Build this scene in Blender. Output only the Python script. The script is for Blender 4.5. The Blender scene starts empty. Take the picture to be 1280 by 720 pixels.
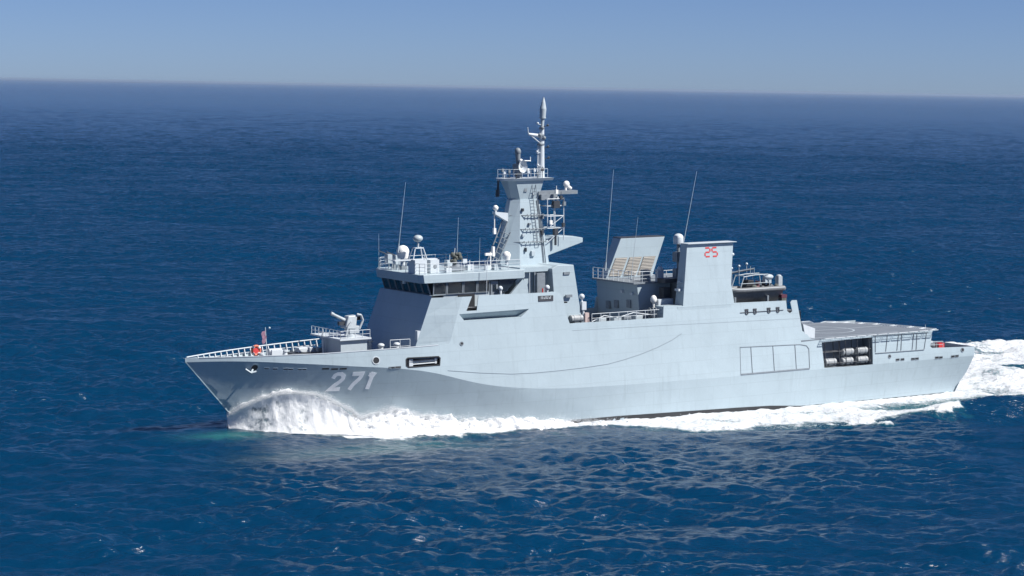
import bpy, bmesh, math, random
import numpy as np
from mathutils import Vector, Matrix, geometry
R = math.radians
scene = bpy.context.scene

# ------------------------------------------------------------------ camera
cd = bpy.data.cameras.new('camera'); cam = bpy.data.objects.new('camera', cd)
scene.collection.objects.link(cam); scene.camera = cam
_f = 2863.40
cd.sensor_fit = 'HORIZONTAL'; cd.sensor_width = 36.0; cd.lens = _f / 1280 * 36
cd.clip_start = 1.0; cd.clip_end = 300000
_d = Vector((0.519127, 0.850226, -0.08731)); _r = Vector((0.854141, -0.51976, 0.017119)); _u = Vector((0.030825, 0.083462, 0.996034))
cam.matrix_world = Matrix(((_r.x, _u.x, -_d.x, (-82.900)), (_r.y, _u.y, -_d.y, (-192.483)), (_r.z, _u.z, -_d.z, 32.725), (0, 0, 0, 1)))

# ------------------------------------------------------------------ sky and sun
SKY_TINT = (.77, .85, 1.09)
SUN_ELEV, SUN_AZ = 48.0, 142.0       # azimuth clockwise from +Y
w = bpy.data.worlds.new('World'); scene.world = w; w.use_nodes = True
wn = w.node_tree.nodes; wl = w.node_tree.links
sky = wn.new('ShaderNodeTexSky'); sky.sky_type = 'NISHITA'; sky.sun_disc = False
sky.sun_elevation = R(SUN_ELEV); sky.sun_rotation = R(SUN_AZ)
sky.altitude = 0; sky.air_density = 0.5; sky.dust_density = 0.2; sky.ozone_density = 4.0
_t = wn.new('ShaderNodeVectorMath'); _t.operation = 'MULTIPLY'; _t.inputs[1].default_value = SKY_TINT
wl.new(sky.outputs[0], _t.inputs[0]); wl.new(_t.outputs[0], wn['Background'].inputs[0]); wn['Background'].inputs[1].default_value = 0.056
sl = bpy.data.lights.new('sun', 'SUN'); sun = bpy.data.objects.new('sun', sl); scene.collection.objects.link(sun)
sl.energy = 5.0; sl.angle = R(0.53); sl.color = (1.0, 0.965, 0.91)
_sd = Vector((math.sin(R(SUN_AZ)) * math.cos(R(SUN_ELEV)), math.cos(R(SUN_AZ)) * math.cos(R(SUN_ELEV)), math.sin(R(SUN_ELEV))))
sun.rotation_euler = _sd.to_track_quat('Z', 'Y').to_euler(); sun.location = (0, -100, 100)
vs = scene.view_settings
vs.view_transform = 'Standard'; vs.look = 'None'; vs.gamma = 1; vs.exposure = 0.5
scene.render.engine = 'CYCLES'
scene.cycles.volume_bounces = 0; scene.cycles.max_bounces = 6

# ------------------------------------------------------------------ materials
def mat(name, col, rough=0.5, metal=0.0, var=0.0, scale=1.0, bump=0.0, streak=0.0, spec=0.5, seams=False):
    m = bpy.data.materials.new(name); m.use_nodes = True
    N = m.node_tree.nodes; L = m.node_tree.links; b = N['Principled BSDF']
    b.inputs['Base Color'].default_value = (*col, 1); b.inputs['Roughness'].default_value = rough
    b.inputs['Metallic'].default_value = metal; b.inputs['Specular IOR Level'].default_value = spec
    if var or streak or bump:
        tc = N.new('ShaderNodeTexCoord')
    if var or streak:
        n1 = N.new('ShaderNodeTexNoise'); n1.inputs['Scale'].default_value = scale; n1.inputs['Detail'].default_value = 6
        L.new(tc.outputs['Object'], n1.inputs['Vector'])
        mp = N.new('ShaderNodeMapping'); mp.inputs['Scale'].default_value = (1.6, 1.6, 0.12)
        L.new(tc.outputs['Object'], mp.inputs['Vector'])
        n2 = N.new('ShaderNodeTexNoise'); n2.inputs['Scale'].default_value = 1.5; n2.inputs['Detail'].default_value = 5
        L.new(mp.outputs[0], n2.inputs['Vector'])
        r1 = N.new('ShaderNodeMapRange'); r1.inputs['From Min'].default_value = .3; r1.inputs['From Max'].default_value = .7
        r1.inputs['To Min'].default_value = 1 - var; r1.inputs['To Max'].default_value = 1 + var * .6
        L.new(n1.outputs[0], r1.inputs[0])
        r2 = N.new('ShaderNodeMapRange'); r2.inputs['From Min'].default_value = .55; r2.inputs['From Max'].default_value = .8
        r2.inputs['To Min'].default_value = 1; r2.inputs['To Max'].default_value = 1 - streak
        L.new(n2.outputs[0], r2.inputs[0])
        mu = N.new('ShaderNodeMath'); mu.operation = 'MULTIPLY'; L.new(r1.outputs[0], mu.inputs[0]); L.new(r2.outputs[0], mu.inputs[1])
        vm = N.new('ShaderNodeVectorMath'); vm.operation = 'SCALE'; vm.inputs[0].default_value = col
        if seams:   # faint weld lines between the hull plates
            sx = N.new('ShaderNodeSeparateXYZ'); cx_ = N.new('ShaderNodeCombineXYZ'); L.new(tc.outputs['Object'], sx.inputs[0]); L.new(sx.outputs[0], cx_.inputs[0]); L.new(sx.outputs[2], cx_.inputs[1])
            bk_ = N.new('ShaderNodeTexBrick'); bk_.inputs['Scale'].default_value = 1; bk_.inputs['Brick Width'].default_value = 4.2; bk_.inputs['Row Height'].default_value = 1.35; bk_.inputs['Mortar Size'].default_value = .028; bk_.inputs['Mortar Smooth'].default_value = .6
            bk_.inputs['Color1'].default_value = (1, 1, 1, 1); bk_.inputs['Color2'].default_value = (.965, .965, .965, 1); bk_.inputs['Mortar'].default_value = (.87, .87, .87, 1); L.new(cx_.outputs[0], bk_.inputs['Vector'])
            m2 = N.new('ShaderNodeMath'); m2.operation = 'MULTIPLY'; L.new(mu.outputs[0], m2.inputs[0]); L.new(bk_.outputs[0], m2.inputs[1]); mu = m2
        L.new(mu.outputs[0], vm.inputs['Scale']); L.new(vm.outputs[0], b.inputs['Base Color'])
    if bump:
        n3 = N.new('ShaderNodeTexNoise'); n3.inputs['Scale'].default_value = 0.9; n3.inputs['Detail'].default_value = 2
        L.new(tc.outputs['Object'], n3.inputs['Vector'])
        bp_ = N.new('ShaderNodeBump'); bp_.inputs['Strength'].default_value = bump; bp_.inputs['Distance'].default_value = .12
        L.new(n3.outputs[0], bp_.inputs['Height']); L.new(bp_.outputs[0], b.inputs['Normal'])
    return m
M_hull = mat('hull_grey_paint', (.395, .48, .528), .42, var=.05, scale=.35, bump=.20, streak=.10, seams=True)
M_grey = mat('grey_paint', (.40, .46, .50), .45, var=.06, scale=2.0)
M_light = mat('light_grey_paint', (.55, .60, .64), .45, var=.05, scale=3.0)
M_white = mat('white_paint', (.80, .80, .78), .35)
M_num = mat('number_white', (.95, .95, .95), .5, var=.08, scale=4)
M_dark = mat('dark_metal', (.045, .05, .06), .5, var=.2, scale=4)
M_mid = mat('mid_grey_metal', (.20, .23, .26), .5, var=.15, scale=3)
M_black = mat('black_rubber', (.018, .02, .024), .6)
M_glass = mat('bridge_glass', (.012, .018, .024), .06, spec=.8)
M_deck = mat('deck_coating', (.16, .17, .185), .85, var=.15, scale=1.2)
M_fdeck = mat('flight_deck_coating', (.155, .18, .215), .85, var=.12, scale=1.0)
M_red = mat('red_paint', (.55, .05, .05), .5)
M_orange = mat('lifebuoy_orange', (.60, .17, .10), .5)
M_tan = mat('louvre_tan', (.28, .265, .24), .6, var=.1, scale=3)
M_boot = mat('black_boot_topping', (.03, .032, .036), .6, var=.2, scale=1)
M_seam = mat('seam_grey', (.26, .31, .35), .5)
M_tube = mat('boat_tube_grey', (.17, .18, .19), .5, var=.15, scale=3)
M_rope = mat('rope', (.35, .31, .24), .9)
M_gun = mat('gun_grey_paint', (.40, .445, .48), .45, var=.1, scale=4)
M_can = mat('raft_shell_shaded', (.31, .33, .345), .5, var=.25, scale=3)  # white canister shells, greyed in the colour for the side bay's shade
M_cover = mat('canvas_cover', (.10, .11, .10), .9, var=.3, scale=5)

# ------------------------------------------------------------------ helpers
COL = scene.collection
SHIP_M = Matrix.Translation((45, 0, 0)) @ Matrix.Rotation(-(0.018360), 4, 'Y') @ Matrix.Rotation((-0.010205), 4, 'X') @ Matrix.Translation((-45, 0, 0))

class MB:
    """collects shapes into one mesh"""
    def __init__(s): s.v = []; s.f = []; s.sm = []
    def add(s, vs_, fs, smooth=False):
        o = len(s.v); s.v += [tuple(v) for v in vs_]; s.f += [tuple(i + o for i in f) for f in fs]; s.sm += [smooth] * len(fs); return s
    def box(s, a, b):
        x0, y0, z0 = (min(p, q) for p, q in zip(a, b)); x1, y1, z1 = (max(p, q) for p, q in zip(a, b))
        return s.loft([(x0, y0, z0), (x1, y0, z0), (x1, y1, z0), (x0, y1, z0)], [(x0, y0, z1), (x1, y0, z1), (x1, y1, z1), (x0, y1, z1)])
    def loft(s, A, B, caps=True):
        n = len(A); fs = [(i, (i + 1) % n, n + (i + 1) % n, n + i) for i in range(n)]
        if caps: fs += [tuple(range(n))[::-1], tuple(range(n, 2 * n))]
        return s.add(list(A) + list(B), fs)
    def tube(s, p, q, r=.05, r2=None, n=8, smooth=True):
        p = Vector(p); q = Vector(q); r2 = r if r2 is None else r2
        d = (q - p); 
        if d.length < 1e-6: return s
        d.normalize(); a = d.orthogonal().normalized(); b = d.cross(a)
        A = [p + (a * math.cos(t) + b * math.sin(t)) * r for t in [2 * math.pi * i / n for i in range(n)]]
        B = [q + (a * math.cos(t) + b * math.sin(t)) * r2 for t in [2 * math.pi * i / n for i in range(n)]]
        fs = [(i, (i + 1) % n, n + (i + 1) % n, n + i) for i in range(n)]
        s.add(A + B, fs, smooth); s.add(A, [tuple(range(n))[::-1]]); s.add(B, [tuple(range(n))]); return s
    def path(s, pts, r=.04, n=6):
        for a, b in zip(pts, pts[1:]): s.tube(a, b, r, n=n)
        return s
    def ball(s, c, r, sq=(1, 1, 1), n=14, m=9, z0=-1):
        vs_ = []; fs = []
        for j in range(m + 1):
            ph = math.asin(z0) + (math.pi / 2 - math.asin(z0)) * j / m
            for i in range(n):
                t = 2 * math.pi * i / n
                vs_.append((c[0] + r * sq[0] * math.cos(ph) * math.cos(t), c[1] + r * sq[1] * math.cos(ph) * math.sin(t), c[2] + r * sq[2] * math.sin(ph)))
        for j in range(m):
            for i in range(n): fs.append((j * n + i, j * n + (i + 1) % n, (j + 1) * n + (i + 1) % n, (j + 1) * n + i))
        return s.add(vs_, fs, True)
    def prism_xz(s, poly, y0, y1):
        return s.loft([(x, y0, z) for x, z in poly], [(x, y1, z) for x, z in poly])
    def build_each(s, name, m, parent=None, bevel=0, gap=.06):
        """one object for every separate piece of what was collected"""
        par = list(range(len(s.v)))
        def find(a):
            while par[a] != a: par[a] = par[par[a]]; a = par[a]
            return a
        for f in s.f:
            for a in f[1:]: par[find(a)] = find(f[0])
        comp = {}
        for i in range(len(s.v)): comp.setdefault(find(i), []).append(i)
        bx = []
        for k, ids in comp.items():
            c = [s.v[i] for i in ids]; bx.append([{k}, [min(p[j] for p in c) - gap / 2 for j in range(3)], [max(p[j] for p in c) + gap / 2 for j in range(3)]])
        merged = True
        while merged:
            merged = False
            for i in range(len(bx)):
                for j in range(i + 1, len(bx)):
                    if all(bx[i][1][q] <= bx[j][2][q] and bx[j][1][q] <= bx[i][2][q] for q in range(3)):
                        bx[i] = [bx[i][0] | bx[j][0], [min(a, b) for a, b in zip(bx[i][1], bx[j][1])], [max(a, b) for a, b in zip(bx[i][2], bx[j][2])]]; bx.pop(j); merged = True; break
                if merged: break
        out = []
        for ks, _, _ in bx:
            g = MB(); remap = {}
            for f, sm in zip(s.f, s.sm):
                if find(f[0]) in ks:
                    for a in f:
                        if a not in remap: remap[a] = len(g.v); g.v.append(s.v[a])
                    g.f.append(tuple(remap[a] for a in f)); g.sm.append(sm)
            out.append(g.build(name, m, parent, bevel))
        return out
    def build(s, name, m, parent=None, bevel=0):
        me = bpy.data.meshes.new(name); me.from_pydata(s.v, [], s.f)
        me.polygons.foreach_set('use_smooth', s.sm); me.materials.append(m)
        bm = bmesh.new(); bm.from_mesh(me); bmesh.ops.remove_doubles(bm, verts=bm.verts, dist=1e-5) if not any(s.sm) else None
        bmesh.ops.recalc_face_normals(bm, faces=bm.faces); bm.to_mesh(me); bm.free()
        o = bpy.data.objects.new(name, me); COL.objects.link(o)
        if parent: o.parent = parent
        if bevel:
            b = o.modifiers.new('bevel', 'BEVEL'); b.width = bevel; b.segments = 2; b.limit_method = 'ANGLE'; b.angle_limit = R(40)
        return o

def tag(o, label=None, cat=None, group=None, kind=None):
    if label: o['label'] = label
    if cat: o['category'] = cat
    if group: o['group'] = group
    if kind: o['kind'] = kind
    return o

def ship_thing(name, loc, label, cat, group=None, rz=0):
    """an Empty at the base of a thing carried by the ship; loc in ship coordinates"""
    e = bpy.data.objects.new(name, None); COL.objects.link(e)
    e.matrix_world = SHIP_M @ Matrix.Translation(loc) @ Matrix.Rotation(rz, 4, 'Z')
    return tag(e, label, cat, group)

def copy_tree(o, parent=None):
    kids = list(o.children); c = o.copy(); COL.objects.link(c)
    if parent: c.parent = parent
    for k in kids: copy_tree(k, c)
    return c

# ------------------------------------------------------------------ the hull form
def lerp_tab(tab, x):
    if x <= tab[0][0]: return tab[0][1]
    for (a, b), (c, d) in zip(tab, tab[1:]):
        if x <= c: return b + (d - b) * (x - a) / (c - a)
    return tab[-1][1]

KNUCKLE = [(0, 8.05), (3, 8.1), (6, 8.0), (9, 7.75), (12, 7.5), (15, 7.2), (18, 6.95), (20, 6.68), (22, 6.35),
           (24, 5.8), (26, 5.2), (28, 4.72), (30, 4.38), (33, 4.02), (37, 3.75), (44, 3.6), (60, 3.5), (91, 3.5)]

def zk(x):
    # smoothed height of the hull knuckle
    return (lerp_tab(KNUCKLE, x - 1) + lerp_tab(KNUCKLE, x) + lerp_tab(KNUCKLE, x + 1)) / 3

def stem_x(z):
    return 6.85 * (1 - min(z, 8.05) / 8.05)

def Y(x, z):
    # half breadth of the ship's side at station x (metres aft of the bow) and height z
    k = zk(x)
    t = max(-0.25, min(1.0, z / k))
    L = 38 - 8 * t
    e = 1.75 + 0.6 * t
    top = 6.9
    low = 5.9 + 0.75 * min(1, max(0, x - 15) / 35)
    B = low + (top - low) * t
    s = max(0.0, min(1.0, (x - stem_x(min(z, k))) / L))
    y = B * (1 - (1 - s) ** e)
    if z > k:
        y -= 0.10 * (z - k) * min(1.0, max(x, 0) / 8)
    if x > 62:
        a = (x - 62) / 29.0
        y -= a * a * (0.25 + 1.6 * max(0.0, 1 - max(z, 0) / 4.0) ** 1.3)
    return max(0.0, y)


def inside(p, poly):
    x, z = p; c = False; j = len(poly) - 1
    for i in range(len(poly)):
        xi, zi = poly[i]; xj, zj = poly[j]
        if (zi > z) != (zj > z) and x < (xj - xi) * (z - zi) / (zj - zi) + xi: c = not c
        j = i
    return c
def segd(p, a, b):
    ax, az = a; bx, bz = b; dx, dz = bx - ax, bz - az; L = dx * dx + dz * dz
    t = 0 if L == 0 else max(0, min(1, ((p[0] - ax) * dx + (p[1] - az) * dz) / L))
    return math.hypot(p[0] - ax - t * dx, p[1] - az - t * dz)
def densify(poly, step):
    o = []
    for i, a in enumerate(poly):
        b = poly[(i + 1) % len(poly)]; n = max(1, int(math.hypot(b[0] - a[0], b[1] - a[1]) / step + .999))
        o += [(a[0] + (b[0] - a[0]) * k / n, a[1] + (b[1] - a[1]) * k / n) for k in range(n)]
    return o
def skin(mb, poly, holes=(), side=-1, step=.7, off=0.0, yf=None):
    yf = yf or Y
    poly = densify(poly, step); holes = [densify(h, step) for h in holes]
    V = list(poly); E = [(i, (i + 1) % len(poly)) for i in range(len(poly))]
    for h in holes:
        o = len(V); V += h; E += [(o + i, o + (i + 1) % len(h)) for i in range(len(h))]
    segs = [(V[a], V[b]) for a, b in E]
    x0, x1 = min(p[0] for p in poly), max(p[0] for p in poly); z0, z1 = min(p[1] for p in poly), max(p[1] for p in poly)
    z = z0 + step / 2; 
    while z < z1:
        x = x0 + step / 2
        near = [s_ for s_ in segs if min(s_[0][1], s_[1][1]) - step < z < max(s_[0][1], s_[1][1]) + step]
        while x < x1:
            if inside((x, z), poly) and not any(inside((x, z), h) for h in holes):
                if not any(abs(a[0] - x) < 2 * step and segd((x, z), a, b) < step * .42 for a, b in near): V.append((x, z))
            x += step
        z += step
    r = geometry.delaunay_2d_cdt([Vector(v) for v in V], E, [], 0, 1e-5)
    vs_ = [(v.x, side * (yf(v.x, v.y) + off), v.y) for v in r[0]]; fs = []
    for f in r[2]:
        c = (sum(r[0][i].x for i in f) / len(f), sum(r[0][i].y for i in f) / len(f))
        if inside(c, poly) and not any(inside(c, h) for h in holes): fs.append(tuple(f))
    mb.add(vs_, fs, True)
def build_skin(mb, name, m, parent, side, thick=.08):
    me = bpy.data.meshes.new(name); me.from_pydata(mb.v, [], mb.f)
    me.polygons.foreach_set('use_smooth', [True] * len(mb.f)); me.materials.append(m)
    bm = bmesh.new(); bm.from_mesh(me); bm.normal_update()
    for f in bm.faces:
        if f.normal.y * side < 0: f.normal_flip()
    bm.to_mesh(me); bm.free()
    o = bpy.data.objects.new(name, me); COL.objects.link(o); o.parent = parent
    if thick:
        s_ = o.modifiers.new('plate', 'SOLIDIFY'); s_.thickness = thick; s_.offset = -1; s_.use_even_offset = False
    e_ = o.modifiers.new('creases', 'EDGE_SPLIT'); e_.split_angle = R(28)
    return o
def ribbon(mb, pts, wd, off=.012, closed=False, yf=None, side=-1, depth=None):
    """a painted or raised strip following the ship's side, pts in (x, z)"""
    yf = yf or Y
    P2 = densify(pts if closed else pts, .5)
    if not closed:
        P2 = []
        for a, b in zip(pts, pts[1:]):
            n = max(1, int(math.hypot(b[0] - a[0], b[1] - a[1]) / .5 + .999)); P2 += [(a[0] + (b[0] - a[0]) * k / n, a[1] + (b[1] - a[1]) * k / n) for k in range(n)]
        P2.append(pts[-1])
    n = len(P2); L = []; Rr = []
    for i, p in enumerate(P2):
        a = P2[(i - 1) % n] if (closed or i > 0) else p; b = P2[(i + 1) % n] if (closed or i < n - 1) else p
        dx, dz = b[0] - a[0], b[1] - a[1]; l = math.hypot(dx, dz) or 1; nx, nz = -dz / l, dx / l
        sc = 1.0
        if 0 < i < n - 1 or closed:
            d1 = (p[0] - a[0], p[1] - a[1]); l1 = math.hypot(*d1) or 1
            c = abs(nx * (-d1[1] / l1) + nz * (d1[0] / l1)); sc = 1 / max(c, .5)
        L.append((p[0] + nx * wd / 2 * sc, p[1] + nz * wd / 2 * sc)); Rr.append((p[0] - nx * wd / 2 * sc, p[1] - nz * wd / 2 * sc))
    V = [(x, side * (yf(x, z) + off), z) for x, z in L] + [(x, side * (yf(x, z) + off), z) for x, z in Rr]
    V += [(x, side * (yf(x, z) - .02), z) for x, z in L] + [(x, side * (yf(x, z) - .02), z) for x, z in Rr]
    F = []
    for i in range(n if closed else n - 1):
        j = (i + 1) % n
        F += [(i, j, n + j, n + i), (i, 2 * n + i, 2 * n + j, j), (n + i, n + j, 3 * n + j, 3 * n + i)]
    mb.add(V, F)
def plate(mb, poly, off=.01, yf=None, side=-1, back=-.03):
    yf = yf or Y
    A = [(x, side * (yf(x, z) + off), z) for x, z in poly]; B = [(x, side * (yf(x, z) + back), z) for x, z in poly]
    mb.loft(A, B)
def rail(mb, pts, h=1.05, n=2, step=1.5, r=.03, net=False):
    """stanchions and wires along a deck edge"""
    for k in range(1, n + 1):
        mb.path([(x, y, z + h * k / n) for x, y, z in pts], r * (1 if k == n else .7), n=5)
    for a, b in zip(pts, pts[1:]):
        a = Vector(a); b = Vector(b); m_ = max(1, int((b - a).length / step + .5))
        for i in range(m_ + 1):
            p = a + (b - a) * i / m_; mb.tube(p, p + Vector((0, 0, h)), r, n=5)

# ================================================================== THE SHIP
ship = bpy.data.objects.new('naval_patrol_ship', None); COL.objects.link(ship); ship.matrix_world = SHIP_M
tag(ship, 'light grey naval patrol ship with white hull number 271 steaming across the blue sea', 'ship')

KN = [(x, zk(x)) for x in [0, .5, 1, 2, 3, 4, 5, 6, 7, 8, 9, 10, 11, 12, 13, 14, 15, 16, 17, 18, 19, 20] + list(range(21, 90)) + [90.0]]
SHEER = [(0.0, 8.43), (1.2, 8.44), (4.5, 8.48), (8, 8.51), (12, 8.55), (16, 8.66), (23, 8.81)]
MAIN = [(24.1, 8.8), (37.7, 8.8), (66.6, 7.45)]
AFT = [(67.3, 6.72), (68.0, 6.62), (84.1, 6.59), (83.6, 4.9), (83.9, 4.72), (90.04, 4.5)]
low_line = [(stem_x(-1.5), -1.5)] + [(stem_x(z), z) for z in (-.8, 0, 1, 2, 3, 4, 5, 6, 7, 7.6)]
lowpoly = low_line + KN + [(89.6, 1.6), (89.1, .6), (88.4, -.5), (88, -1.5)]
raft_hole = [(68.70, 6.26), (75.60, 6.38), (75.48, 3.43), (68.89, 3.58)]
slot = [(19.80, 7.76), (22.95, 7.73), (23.11, 7.58), (23.03, 6.94), (19.83, 6.90), (19.64, 7.06), (19.66, 7.66)]
upper = KN + [(90.04, 4.5)] + AFT[::-1][1:] + MAIN[::-1] + SHEER[::-1]
# cut out only what lies above the knuckle
hb = MB(); skin(hb, lowpoly); skin(hb, upper, [raft_hole, slot]); 
hull = build_skin(hb, 'hull', M_hull, ship, -1)
# starboard side (low coaming on the foredeck, open rail above it)
hs = MB(); skin(hs, lowpoly, side=1, step=1.0)
SH2 = [(0.0, 8.43), (1.2, 8.3), (2.5, 7.95), (23, 7.85)]
skin(hs, [k for k in KN] + [(90.04, 4.5)] + AFT[::-1][1:] + MAIN[::-1] + [(23, 7.85), (18, 7.8), (8, 8.02), (3, 8.25), (0, 8.43)], side=1, step=1.0)
build_skin(hs, 'starboard_plating', M_hull, hull, 1)
tr = MB(); N_ = 8
for z0, z1, xa, xb in ((-1.5, .6, 88, 89.1), (.6, 1.6, 89.1, 89.6), (1.6, 3.5, 89.6, 90.0), (3.5, 4.5, 90.0, 90.04)):
    tr.add([(xa, -Y(xa, z0), z0), (xa, Y(xa, z0), z0), (xb, Y(xb, z1), z1), (xb, -Y(xb, z1), z1)], [(0, 1, 2, 3)])
tr.build('transom', M_hull, hull)
# boot topping: dark band at the waterline, just under the foam
bt = MB()
xs = list(range(9, 89))
def boot_top(x): return lerp_tab([(9, -.2), (34, .3), (38, .5), (43, .52), (50, .40), (58, .24), (62, .12), (66, -.2), (88, -.5)], x)
for s_ in (-1, 1):
    V = []; F = []
    for i, x in enumerate(xs):
        for z in (-1.4, boot_top(x)): V.append((x, s_ * (Y(x, z) + .02), z))
    for i in range(len(xs) - 1): F.append((2 * i, 2 * i + 2, 2 * i + 3, 2 * i + 1))
    bt.add(V, F, True)
bt.build('boot_topping', M_boot, hull)
# long faint knuckle seam above the sharp one
sm_ = MB(); ribbon(sm_, [(23.88, 6.36), (27.30, 5.92), (30.80, 5.58), (33.51, 5.51), (36.27, 5.54), (39.06, 5.62), (41.89, 5.79), (43.81, 6.09), (45.75, 6.48), (47.91, 7.05), (49.71, 7.66), (50.92, 8.23)], .045, .03)
sm_.build('seam', M_seam, hull)
sm2 = MB(); ribbon(sm2, [(37.9, 9.3), (50, 9.15), (66, 8.9)], .03, .012); sm2.build('seam', M_seam, hull)
# bulwark cap
cp = MB()
ribbon(cp, SHEER[1:], .07, .035); cp.build('bulwark_cap', M_light, hull)

# hull number 271 (slanted strokes)
def glyph(strokes, box, wd, m, name, parent, yf=None, off=.02, shear=0.0, cap=.5):
    (x0, z0), (x1, z1) = box; mb = MB()
    for st in strokes:
        pts = [(x0 + (x1 - x0) * u + shear * (v - .0) * (z1 - z0), z0 + (z1 - z0) * v) for u, v in st]
        ribbon(mb, pts, wd, off, yf=yf)
    return mb.build(name, m, parent)
zb = 5.42; zt = 6.98
hz = [(10.95, 12.55), (12.95, 14.4), (14.85, 15.4)]
TWO = [[(0.02, .70), (.10, .88), (.30, .97), (.62, .97), (.88, .84), (.90, .66), (.72, .50), (.30, .24), (.02, .06), (.96, .06)]]
SEV = [[(0.02, .93), (.98, .93), (.78, .62), (.40, .30), (.22, 0.0)]]
ONE = [[(.20, .74), (.62, .95), (.66, .95), (.60, 0.0)]]
o1 = (12.80, 4.94); o2 = (16.91, 4.92); o3 = (16.53, 6.60)
for st, a, b in ((TWO, .00, .36), (SEV, .40, .76), (ONE, .78, 1.02)):
    W_ = o2[0] - o1[0]; zz = (o1[1] + o2[1]) / 2
    x0 = o1[0] + W_ * a - .05; x1 = o1[0] + W_ * (b - .12)
    zlo = o1[1] + (o2[1] - o1[1]) * a; zhi = o3[1] + .0
    glyph([[(u, v) for u, v in s1] for s1 in st], ((x0, zlo), (x1, zhi)), .37, M_num, 'hull_number', hull, off=.03, shear=.12)

# slot recess under the foredeck with mooring gear inside
rec = MB()
def recess(hole, depth, side=-1):
    mb = MB(); n = len(hole)
    A = [(x, side * (Y(x, z) - .005), z) for x, z in hole]; B = [(x, side * (Y(x, z) - depth), z) for x, z in hole]
    mb.add(A + B, [(i, (i + 1) % n, n + (i + 1) % n, n + i) for i in range(n)] + [tuple(range(n, 2 * n))]); return mb
ms = recess(slot, .9).build('mooring_recess', M_dark, hull)
fr = MB(); ribbon(fr, slot, .1, .04, closed=True); fr.build('frame', M_black, ms)
mg = MB()
cx0, cz0 = (20.05, 7.30); cx1, cz1 = (22.76, 7.37)
mg.tube((cx0, -Y(cx0, cz0) + .3, cz0), (cx1, -Y(cx1, cz1) + .3, cz1), .13, n=10)
mg.box((cx0 - .05, -Y(cx0, cz0) + .12, cz0 - .35), (cx0 + .35, -Y(cx0, cz0) + .6, cz0 + .3))
mg.tube((cx0 + .3, -Y(cx0, cz0) + .2, cz0 - .2), (cx1, -Y(cx1, cz1) + .2, cz1 - .22), .06)
mg.box((cx1 - .12, -Y(cx1, cz1) + .15, cz1 - .3), (cx1 + .1, -Y(cx1, cz1) + .6, cz1 + .22))
mg.build('mooring_roller', M_light, ms)

# small openings along the hull: fairleads, scupper slots, draught marks
def dark_slot(px, w_, h_, r=True, rim=.04, m=None, nm='scupper'):
    x, z = px; mb = MB()
    c = [(x - w_ / 2, z - h_ / 2), (x + w_ / 2, z - h_ / 2), (x + w_ / 2, z + h_ / 2), (x - w_ / 2, z + h_ / 2)]
    plate(mb, c, .012); o = mb.build(nm, M_black, hull)
    rm = MB(); ribbon(rm, c, rim, .04, closed=True); rm.build('rim', m or M_mid, o); return o
for q in ((6.86, 7.28), (7.59, 7.23), (8.52, 7.19), (8.95, 7.15), (9.79, 7.11), (10.14, 7.10)): dark_slot(q, .42, .16, m=M_light)
for q in ((12.04, 7.11), (12.85, 7.05), (13.64, 7.05), (18.21, 6.95), (18.76, 6.96)): dark_slot(q, .62, .17)
for q in ((78.93, 3.79), (79.61, 3.78), (81.08, 3.72), (81.65, 3.72), (84.52, 3.64), (85.10, 3.62), (86.85, 3.61), (87.44, 3.62)): dark_slot(q, .48, .22)
def round_hole(q, r, nm='porthole', m=M_light, inner=M_black):
    x, z = q; c = [(x + r * math.cos(t), z + r * math.sin(t)) for t in [2 * math.pi * i / 14 for i in range(14)]]
    mb = MB(); plate(mb, c, .014); o = mb.build(nm, inner, hull); rm = MB(); ribbon(rm, c, .08, .05, closed=True); rm.build('rim', m, o); return o
round_hole((16.69, 7.70), .34, 'fairlead'); round_hole((25.49, 8.79), .16, 'porthole', M_mid)
round_hole((5.82, 7.42), .32, 'anchor_pipe', M_grey)
round_hole((77.83, 4.22), .17, 'fairlead', M_mid); round_hole((88.25, 4.24), .2, 'fairlead', M_mid)
an = MB(); ax, az = (5.71, 7.27); ay = -Y(ax, az)
an.tube((ax + .3, ay + .25, az + .25), (ax - .25, ay - .2, az - .25), .09); an.path([(ax - .75, ay - .02, az + .05), (ax - .3, ay - .24, az - .3), (ax + .2, ay - .3, az - .2)], .1)
an.build('anchor', M_grey, hull)

# boat-bay shutter frame on the side
bf = MB(); fp = [(58.10, 6.42), (65.84, 6.23), (66.67, 6.05), (66.96, 5.70), (66.93, 3.67), (58.01, 3.66)]
ribbon(bf, fp[:1] + fp[1:5], .055, .045); ribbon(bf, [fp[4], fp[5]], .13, .06)
ribbon(bf, [(58.10, 6.42), (58.01, 3.66)], .03, .03)
for a, b in (((59.47, 6.33), (59.49, 3.72)), ((62.29, 6.28), (62.32, 3.74)), ((65.16, 6.23), (65.19, 3.71))): ribbon(bf, [a, b], .055, .045)
bf.build('side_door_frame', M_mid, hull)
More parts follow.
